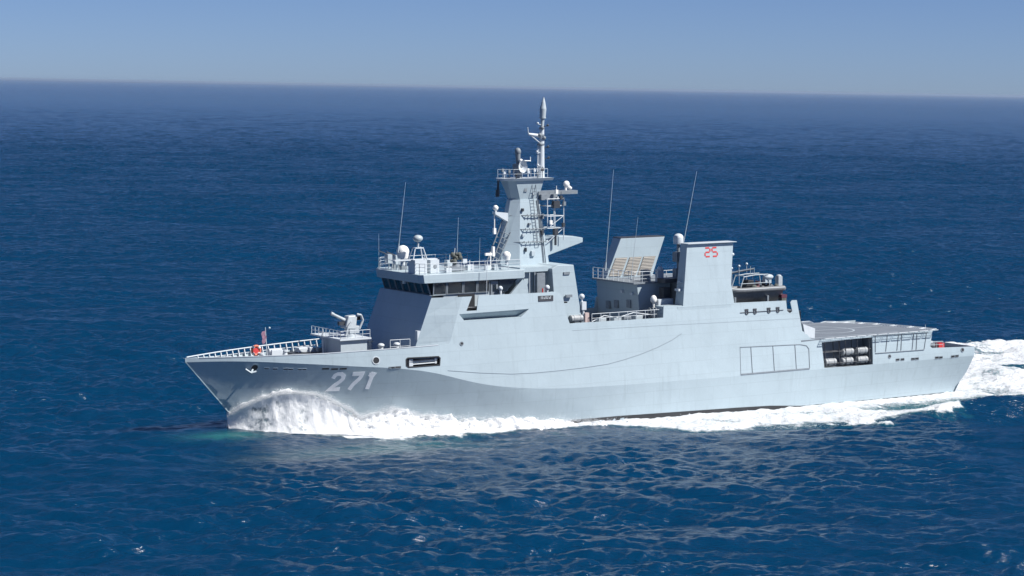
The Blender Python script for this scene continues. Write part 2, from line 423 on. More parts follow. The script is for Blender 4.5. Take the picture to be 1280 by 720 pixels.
# raft bay interior
rb_ = recess(raft_hole, 1.5).build('raft_bay', M_mid, hull)
rk = MB()
def rp(x, z, d): return (x, -Y(x, z) + d, z)
for x in (69.2, 71.1, 72.0, 73.6, 75.2):
    rk.tube(rp(x, 3.75, .15), rp(x, 6.5, .15), .05); rk.tube(rp(x, 3.75, 1.1), rp(x, 6.5, 1.1), .05)
for z in (3.95, 5.15): rk.tube(rp(68.8, z, .2), rp(75.6, z, .2), .05); rk.tube(rp(68.8, z, .9), rp(75.6, z, .9), .05)
rk.build('raft_rack', M_dark, rb_)
def canister(loc, label, rz=0, group='white life raft canisters in the open side bay', L=1.35, r=.36):
    t = ship_thing('life_raft_canister', loc, label, 'life raft', group, rz)
    mb = MB(); mb.tube((-L / 2, 0, r), (L / 2, 0, r), r, n=16); mb.tube((-L / 2 - .07, 0, r), (-L / 2, 0, r), r * .75, r, n=16); mb.tube((L / 2, 0, r), (L / 2 + .07, 0, r), r, r * .75, n=16)
    mb.build('shell', M_can, t); s1 = MB()
    for x in (-L * .28, L * .28): s1.tube((x - .03, 0, r), (x + .03, 0, r), r + .015, n=16)
    s1.build_each('strap', M_mid, t); c1 = MB()
    for x in (-L * .28, L * .28): c1.box((x - .05, -r, -.0), (x + .05, r, .12))
    c1.build_each('cradle', M_dark, t); return t
cans = [((72.39, 5.02), 'lower'), ((74.47, 5.14), 'x')]
for q, lab in (((72.44, 5.02), 'white life raft canister in the upper row of the side bay, left one of two'), ((74.35, 5.02), 'white life raft canister at the upper right corner of the side bay'),
               ((70.05, 4.09), 'white life raft canister at the lower left of the side bay'), ((72.32, 4.06), 'white life raft canister in the middle of the lower row of the side bay'), ((74.34, 4.06), 'white life raft canister at the lower right corner of the side bay')):
    canister((q[0], -Y(q[0], q[1]) + .5, q[1] - .36), lab)
# folded net frames on the side aft of the raft bay
nf = MB()
for x0, x1 in (((75.88, 4.80), (76.00, 6.48)), ((77.32, 4.79), (77.67, 6.51)), ((78.88, 4.78), (79.23, 6.50)), ((79.44, 4.74), (79.68, 6.47)), ((81.02, 4.73), (81.37, 6.46)), ((81.59, 4.69), (81.83, 6.43)), ((82.73, 4.70), (83.19, 6.39))): ribbon(nf, [x0, x1], .05, .07)
ribbon(nf, [(75.87, 4.67), (82.72, 4.62)], .06, .08); ribbon(nf, [(75.67, 6.54), (83.42, 6.42)], .05, .08)
nf.build('boarding_net_frame', M_mid, hull)

# ---------------- decks
def deck(name, x0, x1, z, m, inset=.06, step=1.5, y_lim=99, parent=None, thick=.12, xs_=None):
    n = max(2, int((x1 - x0) / step)); X = xs_ or [x0 + (x1 - x0) * i / n for i in range(n + 1)]
    A = [(x, -min(y_lim, max(.0, Y(x, z) - inset)), z) for x in X] + [(x, min(y_lim, max(.0, Y(x, z) - inset)), z) for x in X[::-1]]
    mb = MB(); n2 = len(X); V = A + [(x, y, z - thick) for x, y, z in A]; F = []
    for i in range(n2 - 1):
        j, k = 2 * n2 - 1 - i, 2 * n2 - 2 - i; F += [(i, i + 1, k, j), (2 * n2 + i, 2 * n2 + j, 2 * n2 + k, 2 * n2 + i + 1)]
    F += [(0, 2 * n2 - 1, 4 * n2 - 1, 2 * n2), (n2 - 1, 3 * n2 - 1, 3 * n2, n2)]
    mb.add(V, F); return mb.build(name, m, parent or ship)
fdk = deck('foredeck', .6, 24, 7.5, M_deck)
deck('upper_deck', 25.7, 37.6, 12.1, M_deck)
deck('waist_deck', 36, 51, 8.95, M_deck)
deck('boat_deck', 50.5, 66.0, 9.7, M_deck)
deck('quarterdeck', 82.5, 89.95, 3.95, M_deck)
# flight deck with its raked after edge
fd = MB()
pt = [(66.0, -6.6)] + [(x, -Y(x, 6.55)) for x in (70, 74, 78, 81, 84.1)]
af = [(84.15, -6.3), (83.7, -2.9), (82.6, 1.5), (80.9, 4.6), (79.0, 6.5)]
sb = [(x, Y(x, 6.55)) for x in (78, 74, 70)] + [(66.0, 6.6)]
pl = pt + af + sb
fd.loft([(x, y, 6.42) for x, y in pl], [(x, y, 6.625) for x, y in pl])
fdo = fd.build('flight_deck', M_fdeck, ship)
mk = MB()
def ring(cx, cy, z, r, wd, n=40, a0=0, a1=2 * math.pi):
    for i in range(n):
        t0 = a0 + (a1 - a0) * i / n; t1 = a0 + (a1 - a0) * (i + 1) / n
        mk.add([(cx + q * math.cos(t), cy + q * math.sin(t), z) for q, t in ((r, t0), (r, t1), (r + wd, t1), (r + wd, t0))], [(0, 1, 2, 3)])
ring(74.5, 0, 6.632, 3.0, .22)
for a in ((67.2, 82.6, -.08, .08), ): mk.add([(a[0], a[2], 6.630), (a[1], a[2], 6.630), (a[1], a[3], 6.630), (a[0], a[3], 6.630)], [(0, 1, 2, 3)])
for y in (-5.6, 5.6): mk.add([(67.2, y - .09, 6.631), (80, y - .09, 6.631), (80, y + .09, 6.631), (67.2, y + .09, 6.631)], [(0, 1, 2, 3)])
mk.build('deck_marking', M_grey, fdo)
# net frames round the flight deck, folded outwards
for i in range(11):
    x = 68.6 + i * 1.44; nt = MB(); y = -Y(x, 6.6)
    nt.path([(x, y, 6.6), (x, y - .75, 6.72), (x + 1.2, y - .75, 6.72), (x + 1.2, y, 6.6)], .045, 5)
    for k in range(1, 5): nt.tube((x + .24 * k, y, 6.61), (x + .24 * k, y - .75, 6.72), .018, n=4)
    for k in (.25, .5): nt.tube((x, y - k, 6.66), (x + 1.2, y - k, 6.66), .018, n=4)
    nt.build('safety_net', M_light, fdo)
for i in range(8):
    x = 66.9 + i * 1.44; nt = MB(); y = Y(x, 6.6)
    nt.path([(x, y, 6.6), (x, y + .7, 6.75), (x + 1.2, y + .7, 6.75), (x + 1.2, y, 6.6)], .045, 5)
    for k in range(1, 5): nt.tube((x + .24 * k, y, 6.61), (x + .24 * k, y + .7, 6.75), .018, n=4)
    nt.tube((x, y + .35, 6.68), (x + 1.2, y + .35, 6.68), .018, n=4)
    nt.build('safety_net', M_light, fdo)
for (xa, ya), (xb, yb) in zip(af, af[1:]):
    for k in range(2):
        u0, u1 = k / 2 + .04, k / 2 + .46; nt = MB()
        p0 = (xa + (xb - xa) * u0, ya + (yb - ya) * u0); p1 = (xa + (xb - xa) * u1, ya + (yb - ya) * u1)
        nt.path([(*p0, 6.6), (p0[0] + .75, p0[1], 6.7), (p1[0] + .75, p1[1], 6.7), (*p1, 6.6)], .045, 5)
        for j in range(1, 5):
            q = (p0[0] + (p1[0] - p0[0]) * j / 5, p0[1] + (p1[1] - p0[1]) * j / 5); nt.tube((*q, 6.61), (q[0] + .75, q[1], 6.7), .018, n=4)
        nt.build('safety_net', M_light, fdo)
# bulkhead under the after edge of the flight deck, with supports
sup = MB(); sup.add([(83.3, -6.2, 3.9), (83.5, -6.2, 6.42), (79.2, 6.3, 6.42), (79.0, 6.3, 3.9)], [(0, 1, 2, 3)])
sup.add([(83.2, -6.2, 3.9), (83.4, -6.2, 6.42), (79.1, 6.3, 6.42), (78.9, 6.3, 3.9)], [(3, 2, 1, 0)])
sup.build('stern_bulkhead', M_grey, fdo)

# ---------------- deckhouse side plating (flush with the hull)
FAC_LOW = (24.1, 8.8)
dh = MB()
recess_panel = [(25.40, 11.56), (33.14, 11.66), (32.14, 10.91), (25.94, 10.90)]
C = [FAC_LOW, (24.31, 9.12), (25.19, 11.52), (25.81, 13.18), (26.89, 13.17), (26.20, 11.83), (27.33, 11.82), (27.59, 13.22), (34.11, 13.15), (36.40, 13.11), (36.85, 12.93), (37.10, 12.46), (37.29, 11.21), (37.68, 10.00), (48.79, 9.94), (48.92, 11.09), (51.27, 10.97), (57.70, 10.95), (64.33, 10.84), (64.41, 9.74), (64.76, 9.51), (65.08, 9.70), (64.89, 10.62), (65.11, 10.84), (65.74, 10.82), (66.25, 7.57)] + MAIN[::-1][:-1]
skin(dh, C, [recess_panel])
dho = build_skin(dh, 'deckhouse', M_hull, ship, -1)
ds = MB(); skin(ds, C, side=1, step=1.0); build_skin(ds, 'starboard_plating', M_hull, dho, 1)
# downward-facing undercut panel
up = MB(); n = len(recess_panel); zmid = sum(p[1] for p in recess_panel) / n
def rd(i): return .03 if i < 2 else 1.0
A = [(x, -(Y(x, z) - .01), z) for x, z in recess_panel]; B = [(x, -(Y(x, z) - rd(i)), z) for i, (x, z) in enumerate(recess_panel)]
up.add(B, [tuple(range(n))]); up.add(A + B, [(i, (i + 1) % n, n + (i + 1) % n, n + i) for i in range(n)])
up.build('undercut_panel', M_hull, dho)
# aft bulkhead of the deckhouse and front of casing
ab = MB(); ab.add([(66.3, -6.35, 7.3), (66.3, 6.35, 7.3), (66.3, 6.1, 9.7), (66.3, -6.1, 9.7)], [(0, 1, 2, 3)]); ab.add([(66.2, -6.5, 6.5), (66.2, 6.5, 6.5), (66.2, 6.3, 7.4), (66.2, -6.3, 7.4)], [(0, 1, 2, 3)])
ab.build('hangar_bulkhead', M_grey, dho)
# small box at the corner of the flight deck
cb = MB(); cb.prism_xz([(66.30, 8.31), (67.90, 7.76), (67.86, 6.72), (66.63, 6.96)], -6.52, -5.2); cb.build('deck_locker', M_light, ship)
# emblem plates low on the boat deck bulwark: dark rope-like row of pad eyes
em = MB(); q0 = (58.34, 9.90); q1 = (63.90, 9.89); ribbon(em, [q0, q1], .055, .06)
for k in (.15, .34, .66, .87):
    x = q0[0] + (q1[0] - q0[0]) * k; z = q0[1] + (q1[1] - q0[1]) * k
    c = [(x + .17 * math.cos(t), z + .2 * math.sin(t)) for t in [2 * math.pi * i / 10 for i in range(10)]]; ribbon(em, c, .09, .07, closed=True)
    plate(em, [(x - .22, z + .16), (x + .22, z + .16), (x + .22, z + .34), (x - .22, z + .34)], .06)
em.build('pad_eye_row', M_dark, dho)
# name board
nb = MB(); c = [(34.23, 12.84), (35.95, 12.82), (35.92, 12.29), (34.22, 12.30)]; plate(nb, c, .05); nbo = nb.build('name_board', M_dark, dho)
nbt = MB(); x0, z0 = c[3][0] + .3, c[3][1] + .22
for k, ch in enumerate('||_|=|_|'):
    x = x0 + k * .155
    ribbon(nbt, [(x, z0), (x + .03, z0 + (.16 if ch == '_' else .26))], .045, .07)
    if ch in '=_': ribbon(nbt, [(x, z0 + .02), (x + .12, z0 + .02)], .045, .07)
nbt.build('lettering', M_light, nbo)
# little vents on the side near the break
for q, nm in (((38.13, -5.00, 14.80), 0), ((38.28, -5.20, 12.57), 1)):
    v = MB(); v.box((q[0] - .35, q[1] - .1, q[2] - .13), (q[0] + .35, q[1] + .1, q[2] + .13)); v.build('vent', M_mid, ship)

# ---------------- superstructure front: sloping face and two corner facets
fz0, fz1 = 7.4, 13.35
def fx(z): return 21.29 + (z - 9.05) * (22.96 - 21.29) / 4.3
ff = MB(); zs = [7.4, 9.05, 11.2, 13.35]
for s_ in (1,):
    V = []; F = []
    for z in zs: V += [(fx(z), -5.2, z), (fx(z), 5.2, z)]
    for i in range(len(zs) - 1): F.append((2 * i, 2 * i + 1, 2 * i + 3, 2 * i + 2))
    ff.add(V, F)
ffo = ff.build('front_bulkhead', M_hull, ship)
facet_edge = [(24.1, 7.4), (24.1, 8.8), (24.31, 9.12), (25.19, 11.52), (25.81, 13.18)]
for s_ in (-1, 1):
    fc = MB(); L_ = [(fx(z), s_ * 5.2, z) for x, z in facet_edge]
    R_ = [(x, s_ * (Y(x, z) - .004), z) for x, z in facet_edge]
    fc.add(L_ + R_, [(i, i + 1, 6 + i, 5 + i) for i in range(4)])
    fc.build('corner_bulkhead', M_hull, ship)
# sill shelf and door notch
sh = MB(); sh.add([(fx(13.35), -5.2, 13.35), (fx(13.35), 5.2, 13.35), (24.6, 5.0, 13.35), (24.6, -5.0, 13.35)], [(0, 1, 2, 3)])
sh.build('window_sill', M_hull, ship)
nt = MB(); q = (26.85, -6.01, 12.53); nt.box((q[0] - .9, -5.0, 11.9), (q[0] + .9, -4.9, 13.3)); nt.build('wing_door', M_black, ship)
# things standing at the foot of the front: white and dark deck gear
gear = MB(); q = (19.86, -4.20, 9.05)
# foredeck breakwater / vent houses at the foot of the front face
for px, yy, hh in ((20.0, -3.6, 1.3), (19.6, -1.2, 1.0), (19.8, 1.4, 1.2)):
    v = MB(); v.tube((px, yy, 7.5), (px, yy, 7.5 + hh), .22, n=10); v.ball((px, yy, 7.5 + hh), .34, (1, 1, .6)); v.build('mushroom_vent', M_light, ship)
gr = MB(); rail(gr, [(18.6, -4.9, 7.5), (20.6, -5.1, 7.5)], 1.9, 3, 1.0, .035); gr.build('ladder_rail', M_light, ship)
wn_ = MB(); wn_.tube((20.3, -5.3, 8.3), (22.6, -5.6, 8.3), .42, n=12); wn_.box((20.2, -5.7, 7.5), (20.4, -4.9, 8.4)); wn_.box((22.4, -5.9, 7.5), (22.6, -5.2, 8.4)); wn_.build('hose_reel', M_mid, ship)
bx = MB(); q = (21.66, -5.00, 9.77); bx.box((q[0] - .3, -5.2, 8.4), (q[0] + .35, -4.7, q[2] + .35)); bx.tube((q[0] + .2, -5.0, q[2]), (q[0] + .9, -5.2, q[2] + .3), .12); bx.build('signal_lamp', M_light, ship)
bx = MB(); bx.ball((q[0] + .75, -5.1, q[2] + .1), .3, (1, 1, .8)); bx.box((q[0] + .6, -5.3, 7.5), (q[0] + 1., -4.9, q[2])); bx.build('capstan', M_cover, ship)

# ---------------- bridge
BX0, BX1 = 22.9, 33.0; BY = 4.75
br = MB()
# solid core below and behind the glass
br.loft([(24.4, -BY, 12.1), (31.2, -BY, 12.1), (31.2, BY, 12.1), (24.4, BY, 12.1)], [(24.4, -BY, 13.35), (31.2, -BY, 13.35), (31.2, BY, 13.35), (24.4, BY, 13.35)])
br.box((24.0, -BY + .6, 13.3), (32, BY - .6, 14.55)); bro = br.build('bridge_house', M_grey, ship)
# windows: front row raked, side rows
def window(p00, p10, p11, p01, out):
    """glass pane with a frame; corners counter-clockwise, out = outward unit vector"""
    o = Vector(out); Pp = [Vector(p) for p in (p00, p10, p11, p01)]; c = sum(Pp, Vector()) / 4
    g = MB(); fr_ = MB(); ins = [p + (c - p).normalized() * .11 for p in Pp]
    g.loft([p for p in ins], [p - o * .04 for p in ins]); 
    A = [p + o * .05 for p in Pp]; B = [p + o * .05 for p in ins]; C2 = [p - o * .06 for p in ins]; D = [p - o * .06 for p in Pp]
    fr_.add(A + B, [(i, (i + 1) % 4, 4 + (i + 1) % 4, 4 + i) for i in range(4)]); fr_.add(B + C2, [(i, (i + 1) % 4, 4 + (i + 1) % 4, 4 + i) for i in range(4)]); fr_.add(A + D, [(i, (i + 1) % 4, 4 + (i + 1) % 4, 4 + i) for i in range(4)])
    f_ = fr_.build('window', M_mid, bro); g.build('pane', M_glass, f_)
nW = 7
for i in range(nW):
    ya = -4.6 + 9.2 * i / nW; yb = ya + 9.2 / nW - .06
    window((23.15, ya, 13.37), (23.15, yb, 13.37), (22.75, yb, 14.56), (22.75, ya, 14.56), (-.95, 0, -.3))
sw = [23.25, 24.75, 26.55, 28.1, 29.5]
for s_ in (-1, 1):
    for a, b in zip(sw, sw[1:]):
        ps = [(a, s_ * 4.85, 13.37), (b - .06, s_ * 4.85, 13.37), (b - .06, s_ * 4.95, 14.56), (a, s_ * 4.95, 14.56)]
        window(*(ps if s_ < 0 else ps), (0, s_ * 1.0, 0))
# dark side door and slanted after window
    dr = MB(); dr.box((29.6, s_ * 4.8, 12.1), (30.4, s_ * 4.88, 14.4)); do = dr.build('door', M_mid, bro)
    dg = MB(); dg.box((29.8, s_ * 4.87, 13.4), (30.2, s_ * 4.91, 14.1)); dg.build('pane', M_glass, do)
    sl_ = MB(); sl_.prism_xz([(30.5, 13.2), (31.2, 13.2), (32.7, 14.56), (30.5, 14.56)], s_ * 4.78, s_ * 4.84); sl_.build('screen', M_glass, bro)
# white raked stay at the back of the wing
st = MB(); st.prism_xz([(31.65, 12.96), (33.01, 14.33), (33.60, 14.30), (33.78, 13.08)], -4.98, -4.7); st.prism_xz([(31.65, 12.96), (33.01, 14.33), (33.60, 14.30), (33.78, 13.08)], 4.98, 4.7); st.build_each('wing_screen', M_hull, ship)
# roof fascia and roof deck
rf = MB(); rx0, rx1 = 21.75, 33.1
RP = [(rx0, -4.85), (rx0 + .4, -5.25), (rx1, -5.25), (rx1 + .9, -4.0), (rx1 + .9, 4.0), (rx1, 5.25), (rx0 + 1.1, 5.2), (rx0 + .2, 3.9)]
RPt = [(x - (.12 if x < 23 else 0), y * 1.0) for x, y in RP]
rf.loft([(x, y, 14.56) for x, y in RP], [(x, y, 15.38) for x, y in RPt])
rfo = rf.build('bridge_roof', M_hull, ship, bevel=.03)
lw = MB(); lw.box((22.4, -.8, 14.2), (22.6, -.4, 14.45)); lw.build('flood_lamp', M_light, ship)
rr = MB(); zt_ = 15.38
rail(rr, [(22.9, 4.95, zt_), (22.1, 3.7, zt_), (21.95, -4.6, zt_), (22.3, -5.05, zt_), (32.8, -5.05, zt_)], 1.0, 3, 1.3, .028)
rail(rr, [(22.9, 4.95, zt_), (32.8, 5.05, zt_)], 1.0, 3, 1.3, .028); rr.build('roof_railing', M_light, rfo)
# block aft of the bridge
bk = MB()
bk.prism_xz([(36.47, 15.30), (37.12, 15.62), (38.97, 15.58), (39.99, 9.78), (38.0, 8.9), (37.0, 8.9)], -5.0, 5.0)
bko = bk.build('after_deckhouse', M_hull, ship, bevel=.04)
b2 = MB(); b2.box((33.0, -3.9, 12.1), (37.6, 3.9, 15.0)); b2.box((33.2, -4.4, 15.05), (37.9, 4.4, 15.5)); b2.build('mast_house', M_hull, ship)
# wing clutter
cl = MB(); q = (35.52, -4.60, 14.07); cl.box((q[0] - .55, -4.7, 13.0), (q[0] + .35, -4.0, 14.9)); cl.build('signal_locker', M_mid, ship)
cl = MB(); q = (34.27, -4.40, 14.27); cl.tube((q[0], -4.4, 12.1), (q[0], -4.4, 15.0), .04); cl.tube((q[0] + .6, -4.4, 12.1), (q[0] + .6, -4.4, 15.0), .04); cl.build('stanchion', M_light, ship)
q = (35.66, -5.40, 13.34); cl = MB(); cl.tube((q[0], -5.4, 12.1), (q[0], -5.4, q[2] + .1), .12); cl.ball((q[0], -5.4, q[2] + .2), .26); cl.build('wing_compass', M_light, ship)
cl = MB(); cl.tube((q[0] - .6, -5.5, 12.3), (q[0] - .6, -5.5, 13.5), .07); cl.build('hydrant', M_red, ship)
q = (30.48, -5.20, 13.58); cl = MB(); cl.tube((q[0], -5.2, 12.1), (q[0], -5.2, q[2]), .14); cl.ball((q[0], -5.2, q[2] + .12), .24); cl.build('pelorus', M_light, ship)
cl = MB(); cl.path([(28.50, -5.90, 13.04), (28.61, -5.90, 16.17)], .03); cl.build('whip_antenna', M_light, ship)

# ---------------- bridge roof equipment
def sat_dome(p, r, nm='satellite_dome', m=M_white, h=.8):
    mb = MB(); mb.tube((p[0], p[1], p[2] - r * .9 - h), (p[0], p[1], p[2] - r * .6), r * .35, n=10); o = mb.build(nm, M_light, ship)
    d = MB(); d.ball(p, r, (1, 1, 1)); d.tube((p[0], p[1], p[2] - r * 1.05), (p[0], p[1], p[2]), r * .8, r, n=16); d.build('radome', m, o)
q = (22.04, -1.20, 17.34); sat_dome(q, .62)
q = (31.78, -4.20, 16.74); sat_dome(q, .42, h=.5)
# navigation ball on tripod above the white locker
q = (22.60, -3.20, 18.69); mb = MB()
mb.ball(q, .42, (1.15, 1, .8)); mb.tube((q[0], q[1], q[2] - .9), q, .1); o = mb.build('sensor_ball', M_grey, ship)
tp = MB(); t0 = Vector((q[0], q[1], q[2] - .85))
for dx, dy in ((-.75, -.4), (.75, -.4), (-.75, .5), (.75, .5)): tp.tube(t0 + Vector((dx * .55, dy * .5, 0)), (q[0] + dx, q[1] + dy, q[2] - 2.0), .06)
tp.box((q[0] - .45, q[1] - .3, q[2] - .95), (q[0] + .45, q[1] + .3, q[2] - .85)); tp.build('tripod', M_light, o)
lk = MB(); lk.box((q[0] - .75, q[1] - .75, 15.4), (q[0] + .55, q[1] + .6, 16.7)); lk.box((q[0] + .95, q[1] - .7, 15.4), (q[0] + 1.9, q[1] + .3, 16.65)); lk.box((q[0] - 2.6, q[1] - .2, 16.62), (q[0] + 2.0, q[1] + .5, 16.72)); lk.build('roof_locker', M_light, ship)
lo = MB(); lo.ball((q[0] + 1.45, q[1] - .7, 16.0), .2, (1, .3, 1)); lo.build('lamp_cover', M_mid, ship)
# machine gun pair and gear forward on the roof
for yy in (1.6, 3.2):
    g = MB(); g.tube((22.9, yy, 15.4), (22.9, yy, 16.5), .1); g.box((22.6, yy - .35, 15.9), (23.1, yy + .35, 16.8)); o = g.build('gun_mount', M_grey, ship)
    g = MB(); g.tube((23.2, yy, 16.6), (21.8, yy, 17.15), .05); g.box((22.7, yy - .1, 16.5), (23.4, yy + .1, 16.75)); g.build('barrel', M_dark, o)
    g = MB(); g.box((23.3, yy - .25, 15.4), (23.9, yy + .25, 16.1)); g.build('ammunition_box', M_mid, o)
# covered optical director amidships on the roof
q = (26.85, -3.00, 15.98)
g = MB(); g.tube((q[0], q[1], 15.4), (q[0], q[1], 16.1), .45, .35, n=12); g.box((q[0] - .75, q[1] - .5, 15.45), (q[0] + .75, q[1] + .5, 15.8)); o = g.build('optical_director', M_mid, ship)
g = MB(); random.seed(4)
for k in range(16):
    g.ball((q[0] + random.uniform(-.45, .45), q[1] + random.uniform(-.3, .3), 16.1 + random.uniform(0, .95)), random.uniform(.12, .28), n=8, m=5)
g.build('canvas_cover', M_cover, o)
g = MB(); g.tube((q[0] - .2, q[1], 16.9), (q[0] - .1, q[1], 17.6), .04); g.box((q[0] + .7, q[1] - .15, 16.1), (q[0] + 1.15, q[1] + .15, 16.5)); g.tube((q[0] + .9, q[1], 15.4), (q[0] + .9, q[1], 16.2), .06); g.build_each('sight', M_light, o)
for xx, yy, s_, mm in ((28.6, -2.6, .35, M_light), (30.1, -3.4, .28, M_light), (24.9, -.5, .5, M_mid), (26.0, 2.0, .4, M_light), (31.0, -3.6, .38, M_grey), (25.4, -4.0, .3, M_light), (28.9, 1.8, .45, M_grey)):
    g = MB(); g.box((xx - s_, yy - s_ * .7, 15.38), (xx + s_, yy + s_ * .7, 15.38 + s_ * 1.5)); g.tube((xx, yy, 15.4), (xx, yy, 15.5 + s_ * 2.4), .045); g.build('roof_box', mm, ship, bevel=.03)
q = (31.29, -2.00, 16.74); g = MB(); g.path([(q[0], q[1], 15.4), (q[0], q[1], q[2] + .2)], .07); g.box((q[0] - .6, q[1] - .1, q[2] - .1), (q[0] + .35, q[1] + .1, q[2] + .15)); g.box((q[0] + .2, q[1] - .15, q[2] - .2), (q[0] + .42, q[1] + .15, q[2] + .75)); g.build('searchlight', M_white, ship)
# whip antennas
def whip(a, b, r=.05, base=True):
    mb = MB(); a = Vector(a); b = Vector(b); mb.tube(a, a + (b - a) * .5, r, r * .7, n=6); mb.tube(a + (b - a) * .5, b, r * .7, r * .35, n=6)
    if base: mb.tube(a - (b - a).normalized() * .35, a + (b - a).normalized() * .5, r * 2.4, r * 1.6, n=8)
    return mb.build('whip_antenna', M_grey, ship)
whip((21.25, -1.80, 17.68), (22.08, -1.80, 23.96), .032); whip((21.94, 3.50, 15.39), (21.97, 3.50, 18.82), .025); whip((27.00, -2.90, 16.66), (27.21, -2.90, 20.50), .03, False)
whip((29.14, -3.50, 15.84), (29.24, -3.50, 18.53), .025); whip((48.99, 4.40, 14.28), (49.98, 4.40, 24.37), .04); whip((52.15, -4.40, 15.21), (54.21, -4.40, 24.37), .042); whip((48.51, -1.00, 13.68), (49.34, -1.00, 19.75), .03)

# ---------------- mast
mt = MB()
def oct_(z, x0, xc, x1, yh, yf_): return [(x0, -yf_, z), (xc, -yh, z), (x1, -yh, z), (x1 + .3, -yh * .5, z), (x1 + .3, yh * .5, z), (x1, yh, z), (xc, yh, z), (x0, yf_, z)]
s0 = oct_(15.4, 33.2, 34.85, 38.3, 1.6, .55); s1 = oct_(21.9, 34.6, 35.35, 37.55, .95, .35)
mt.loft(s0, s1); mast = mt.build('mast', M_hull, ship)
hd = MB(); hd.loft(oct_(21.9, 34.75, 35.4, 37.5, .85, .3), oct_(23.75, 34.1, 34.7, 37.9, 1.25, .7)); hd.build('mast_head', M_hull, mast)
pf = MB(); PL = [(33.57, 24.00)[0], (38.87, 23.89)[0]]
pf.loft([(PL[0], -.55, 23.75), (34.2, -1.4, 23.75), (PL[1], -1.4, 23.75), (PL[1], 1.4, 23.75), (34.2, 1.4, 23.75), (PL[0], .55, 23.75)], [(PL[0], -.7, 24.0), (34.2, -1.6, 24.0), (PL[1], -1.6, 24.0), (PL[1], 1.6, 24.0), (34.2, 1.6, 24.0), (PL[0], .7, 24.0)])
pf.build('mast_platform', M_light, mast)
# hanging antenna under the forward tip
ha = MB(); q = (33.43, 0.00, 23.61); ha.tube((q[0], 0, 23.8), (q[0] - .1, 0, 22.2), .12, .1); ha.tube((q[0] - .1, 0, 22.9), (q[0] - .1, 0, 22.2), .2, n=8); ha.build('hanging_antenna', M_dark, mast)
# after arm
ar = MB(); AP = [(38.0, 15.45), (38.5, 16.3), (42.56, 17.45), (42.56, 17.89), (41.37, 18.11), (39.67, 18.14), (38.0, 17.7)]
ar.prism_xz(AP, -1.15, 1.15); ar.build('after_arm', M_hull, mast, bevel=.04)
# forward bracket with sensor
fb = MB(); fb.prism_xz([(32.51, 20.80), (33.97, 20.64), (33.97, 19.77), (32.55, 20.56)], -.9, -.3); fb.build('forward_bracket', M_light, mast)
q = (32.74, -0.60, 21.15); fs_ = MB(); fs_.ball(q, .28); fs_.tube((q[0], q[1], q[2] - .6), q, .1); fs_.path([(32.60, -0.60, 20.52), (32.59, -0.60, 18.64)], .06); fs_.box(tuple(a - .12 for a in (32.59, -0.60, 18.72)), tuple(a + .14 for a in (32.59, -0.60, 19.03))); fs_.build('camera_sensor', M_white, mast)
# lattice leg forward of the mast
ll = MB()
for y in (-.8, .2):
    a, b = Vector((34.06, -0.60, 20.00)), Vector((32.21, -0.60, 15.91)); a.y = b.y = y; c_, d_ = Vector((34.33, -0.60, 18.73)), Vector((32.85, -0.60, 15.88)); c_.y = d_.y = y
    ll.tube(a, b, .07); ll.tube(c_, d_, .05)
    for k in range(6):
        u = k / 6; ll.tube(a + (b - a) * (u * .7 + .3), c_ + (d_ - c_) * min(1, u + .1), .035, n=5)
ll.build('lattice_leg', M_mid, mast)
# handrail hoops and ladder on the port face
hr = MB()
def my(z): return 1.6 - .65 * (z - 15.4) / 6.5
for zz in (17.75, 19.0, 20.35):
    yy = -my(zz) - .28; xa = 33.9 + (zz - 15.4) * .2; xb = 38.0 - (zz - 15.4) * .05
    hr.path([(xa - .5, -.5, zz), (xa + 1.0, yy, zz), (xb, yy, zz)], .045, 5)
    for k in range(6):
        x = xa + 1.0 + (xb - xa - 1.0) * k / 5; hr.tube((x, yy, zz), (x, yy + .3, zz), .035, n=4); hr.tube((x, yy, zz - .12), (x, yy, zz + .12), .05, n=5)
hr.build_each('grab_rail', M_mid, mast)
ld = MB()
for dx in (0, .42): ld.tube((37.0 + dx - .15, -my(17.5) - .22, 17.4), (36.6 + dx, -my(23) - .3, 23.6), .03, n=5)
for k in range(20):
    u = k / 20; z = 17.4 + 6.2 * u; x = 36.85 - .25 * u; ld.tube((x, -my(z) - .24, z), (x + .42, -my(z) - .24, z), .022, n=4)
ld.build('ladder', M_mid, mast)
# after lattice platform with lamps
lp = MB(); zlo, zhi = 19.0, 22.4
A4 = [(38.1, -1.6), (40.0, -1.6), (40.0, .2), (38.1, .2)]
for x, y in A4: lp.tube((x, y, zlo - (1.2 if x > 39 else 0)), (x, y, zhi - .4), .05)
for z in (zlo, 20.2, 21.2, zhi - .5):
    for i in range(4): lp.tube((*A4[i], z), (*A4[(i + 1) % 4], z), .045)
lp.tube((38.1, -1.6, zlo), (40.0, -1.6, 20.2), .035); lp.tube((40, -1.6, zlo), (38.1, -1.6, 17.6), .04); lp.tube((39.0, -1.6, zlo), (39.0, -1.6, 21.6), .035)
lp.build('lattice_frame', M_light, mast)
la = MB(); la.box((38.7, -1.9, 21.0), (39.4, -1.4, 21.7)); la.box((38.9, -1.7, 18.3), (39.3, -1.3, 19.0)); la.tube((39.1, -1.5, 17.3), (39.1, -1.5, 18.4), .12); la.build_each('horn', M_dark, mast)
lb = MB(); lb.box((37.4, -1.1, 22.3), (41.99, 0.40, 22.66)); lb.box((37.6, -1.3, 21.8), (39.5, .6, 22.35)); lb.build('yard_arm', M_mid, mast)
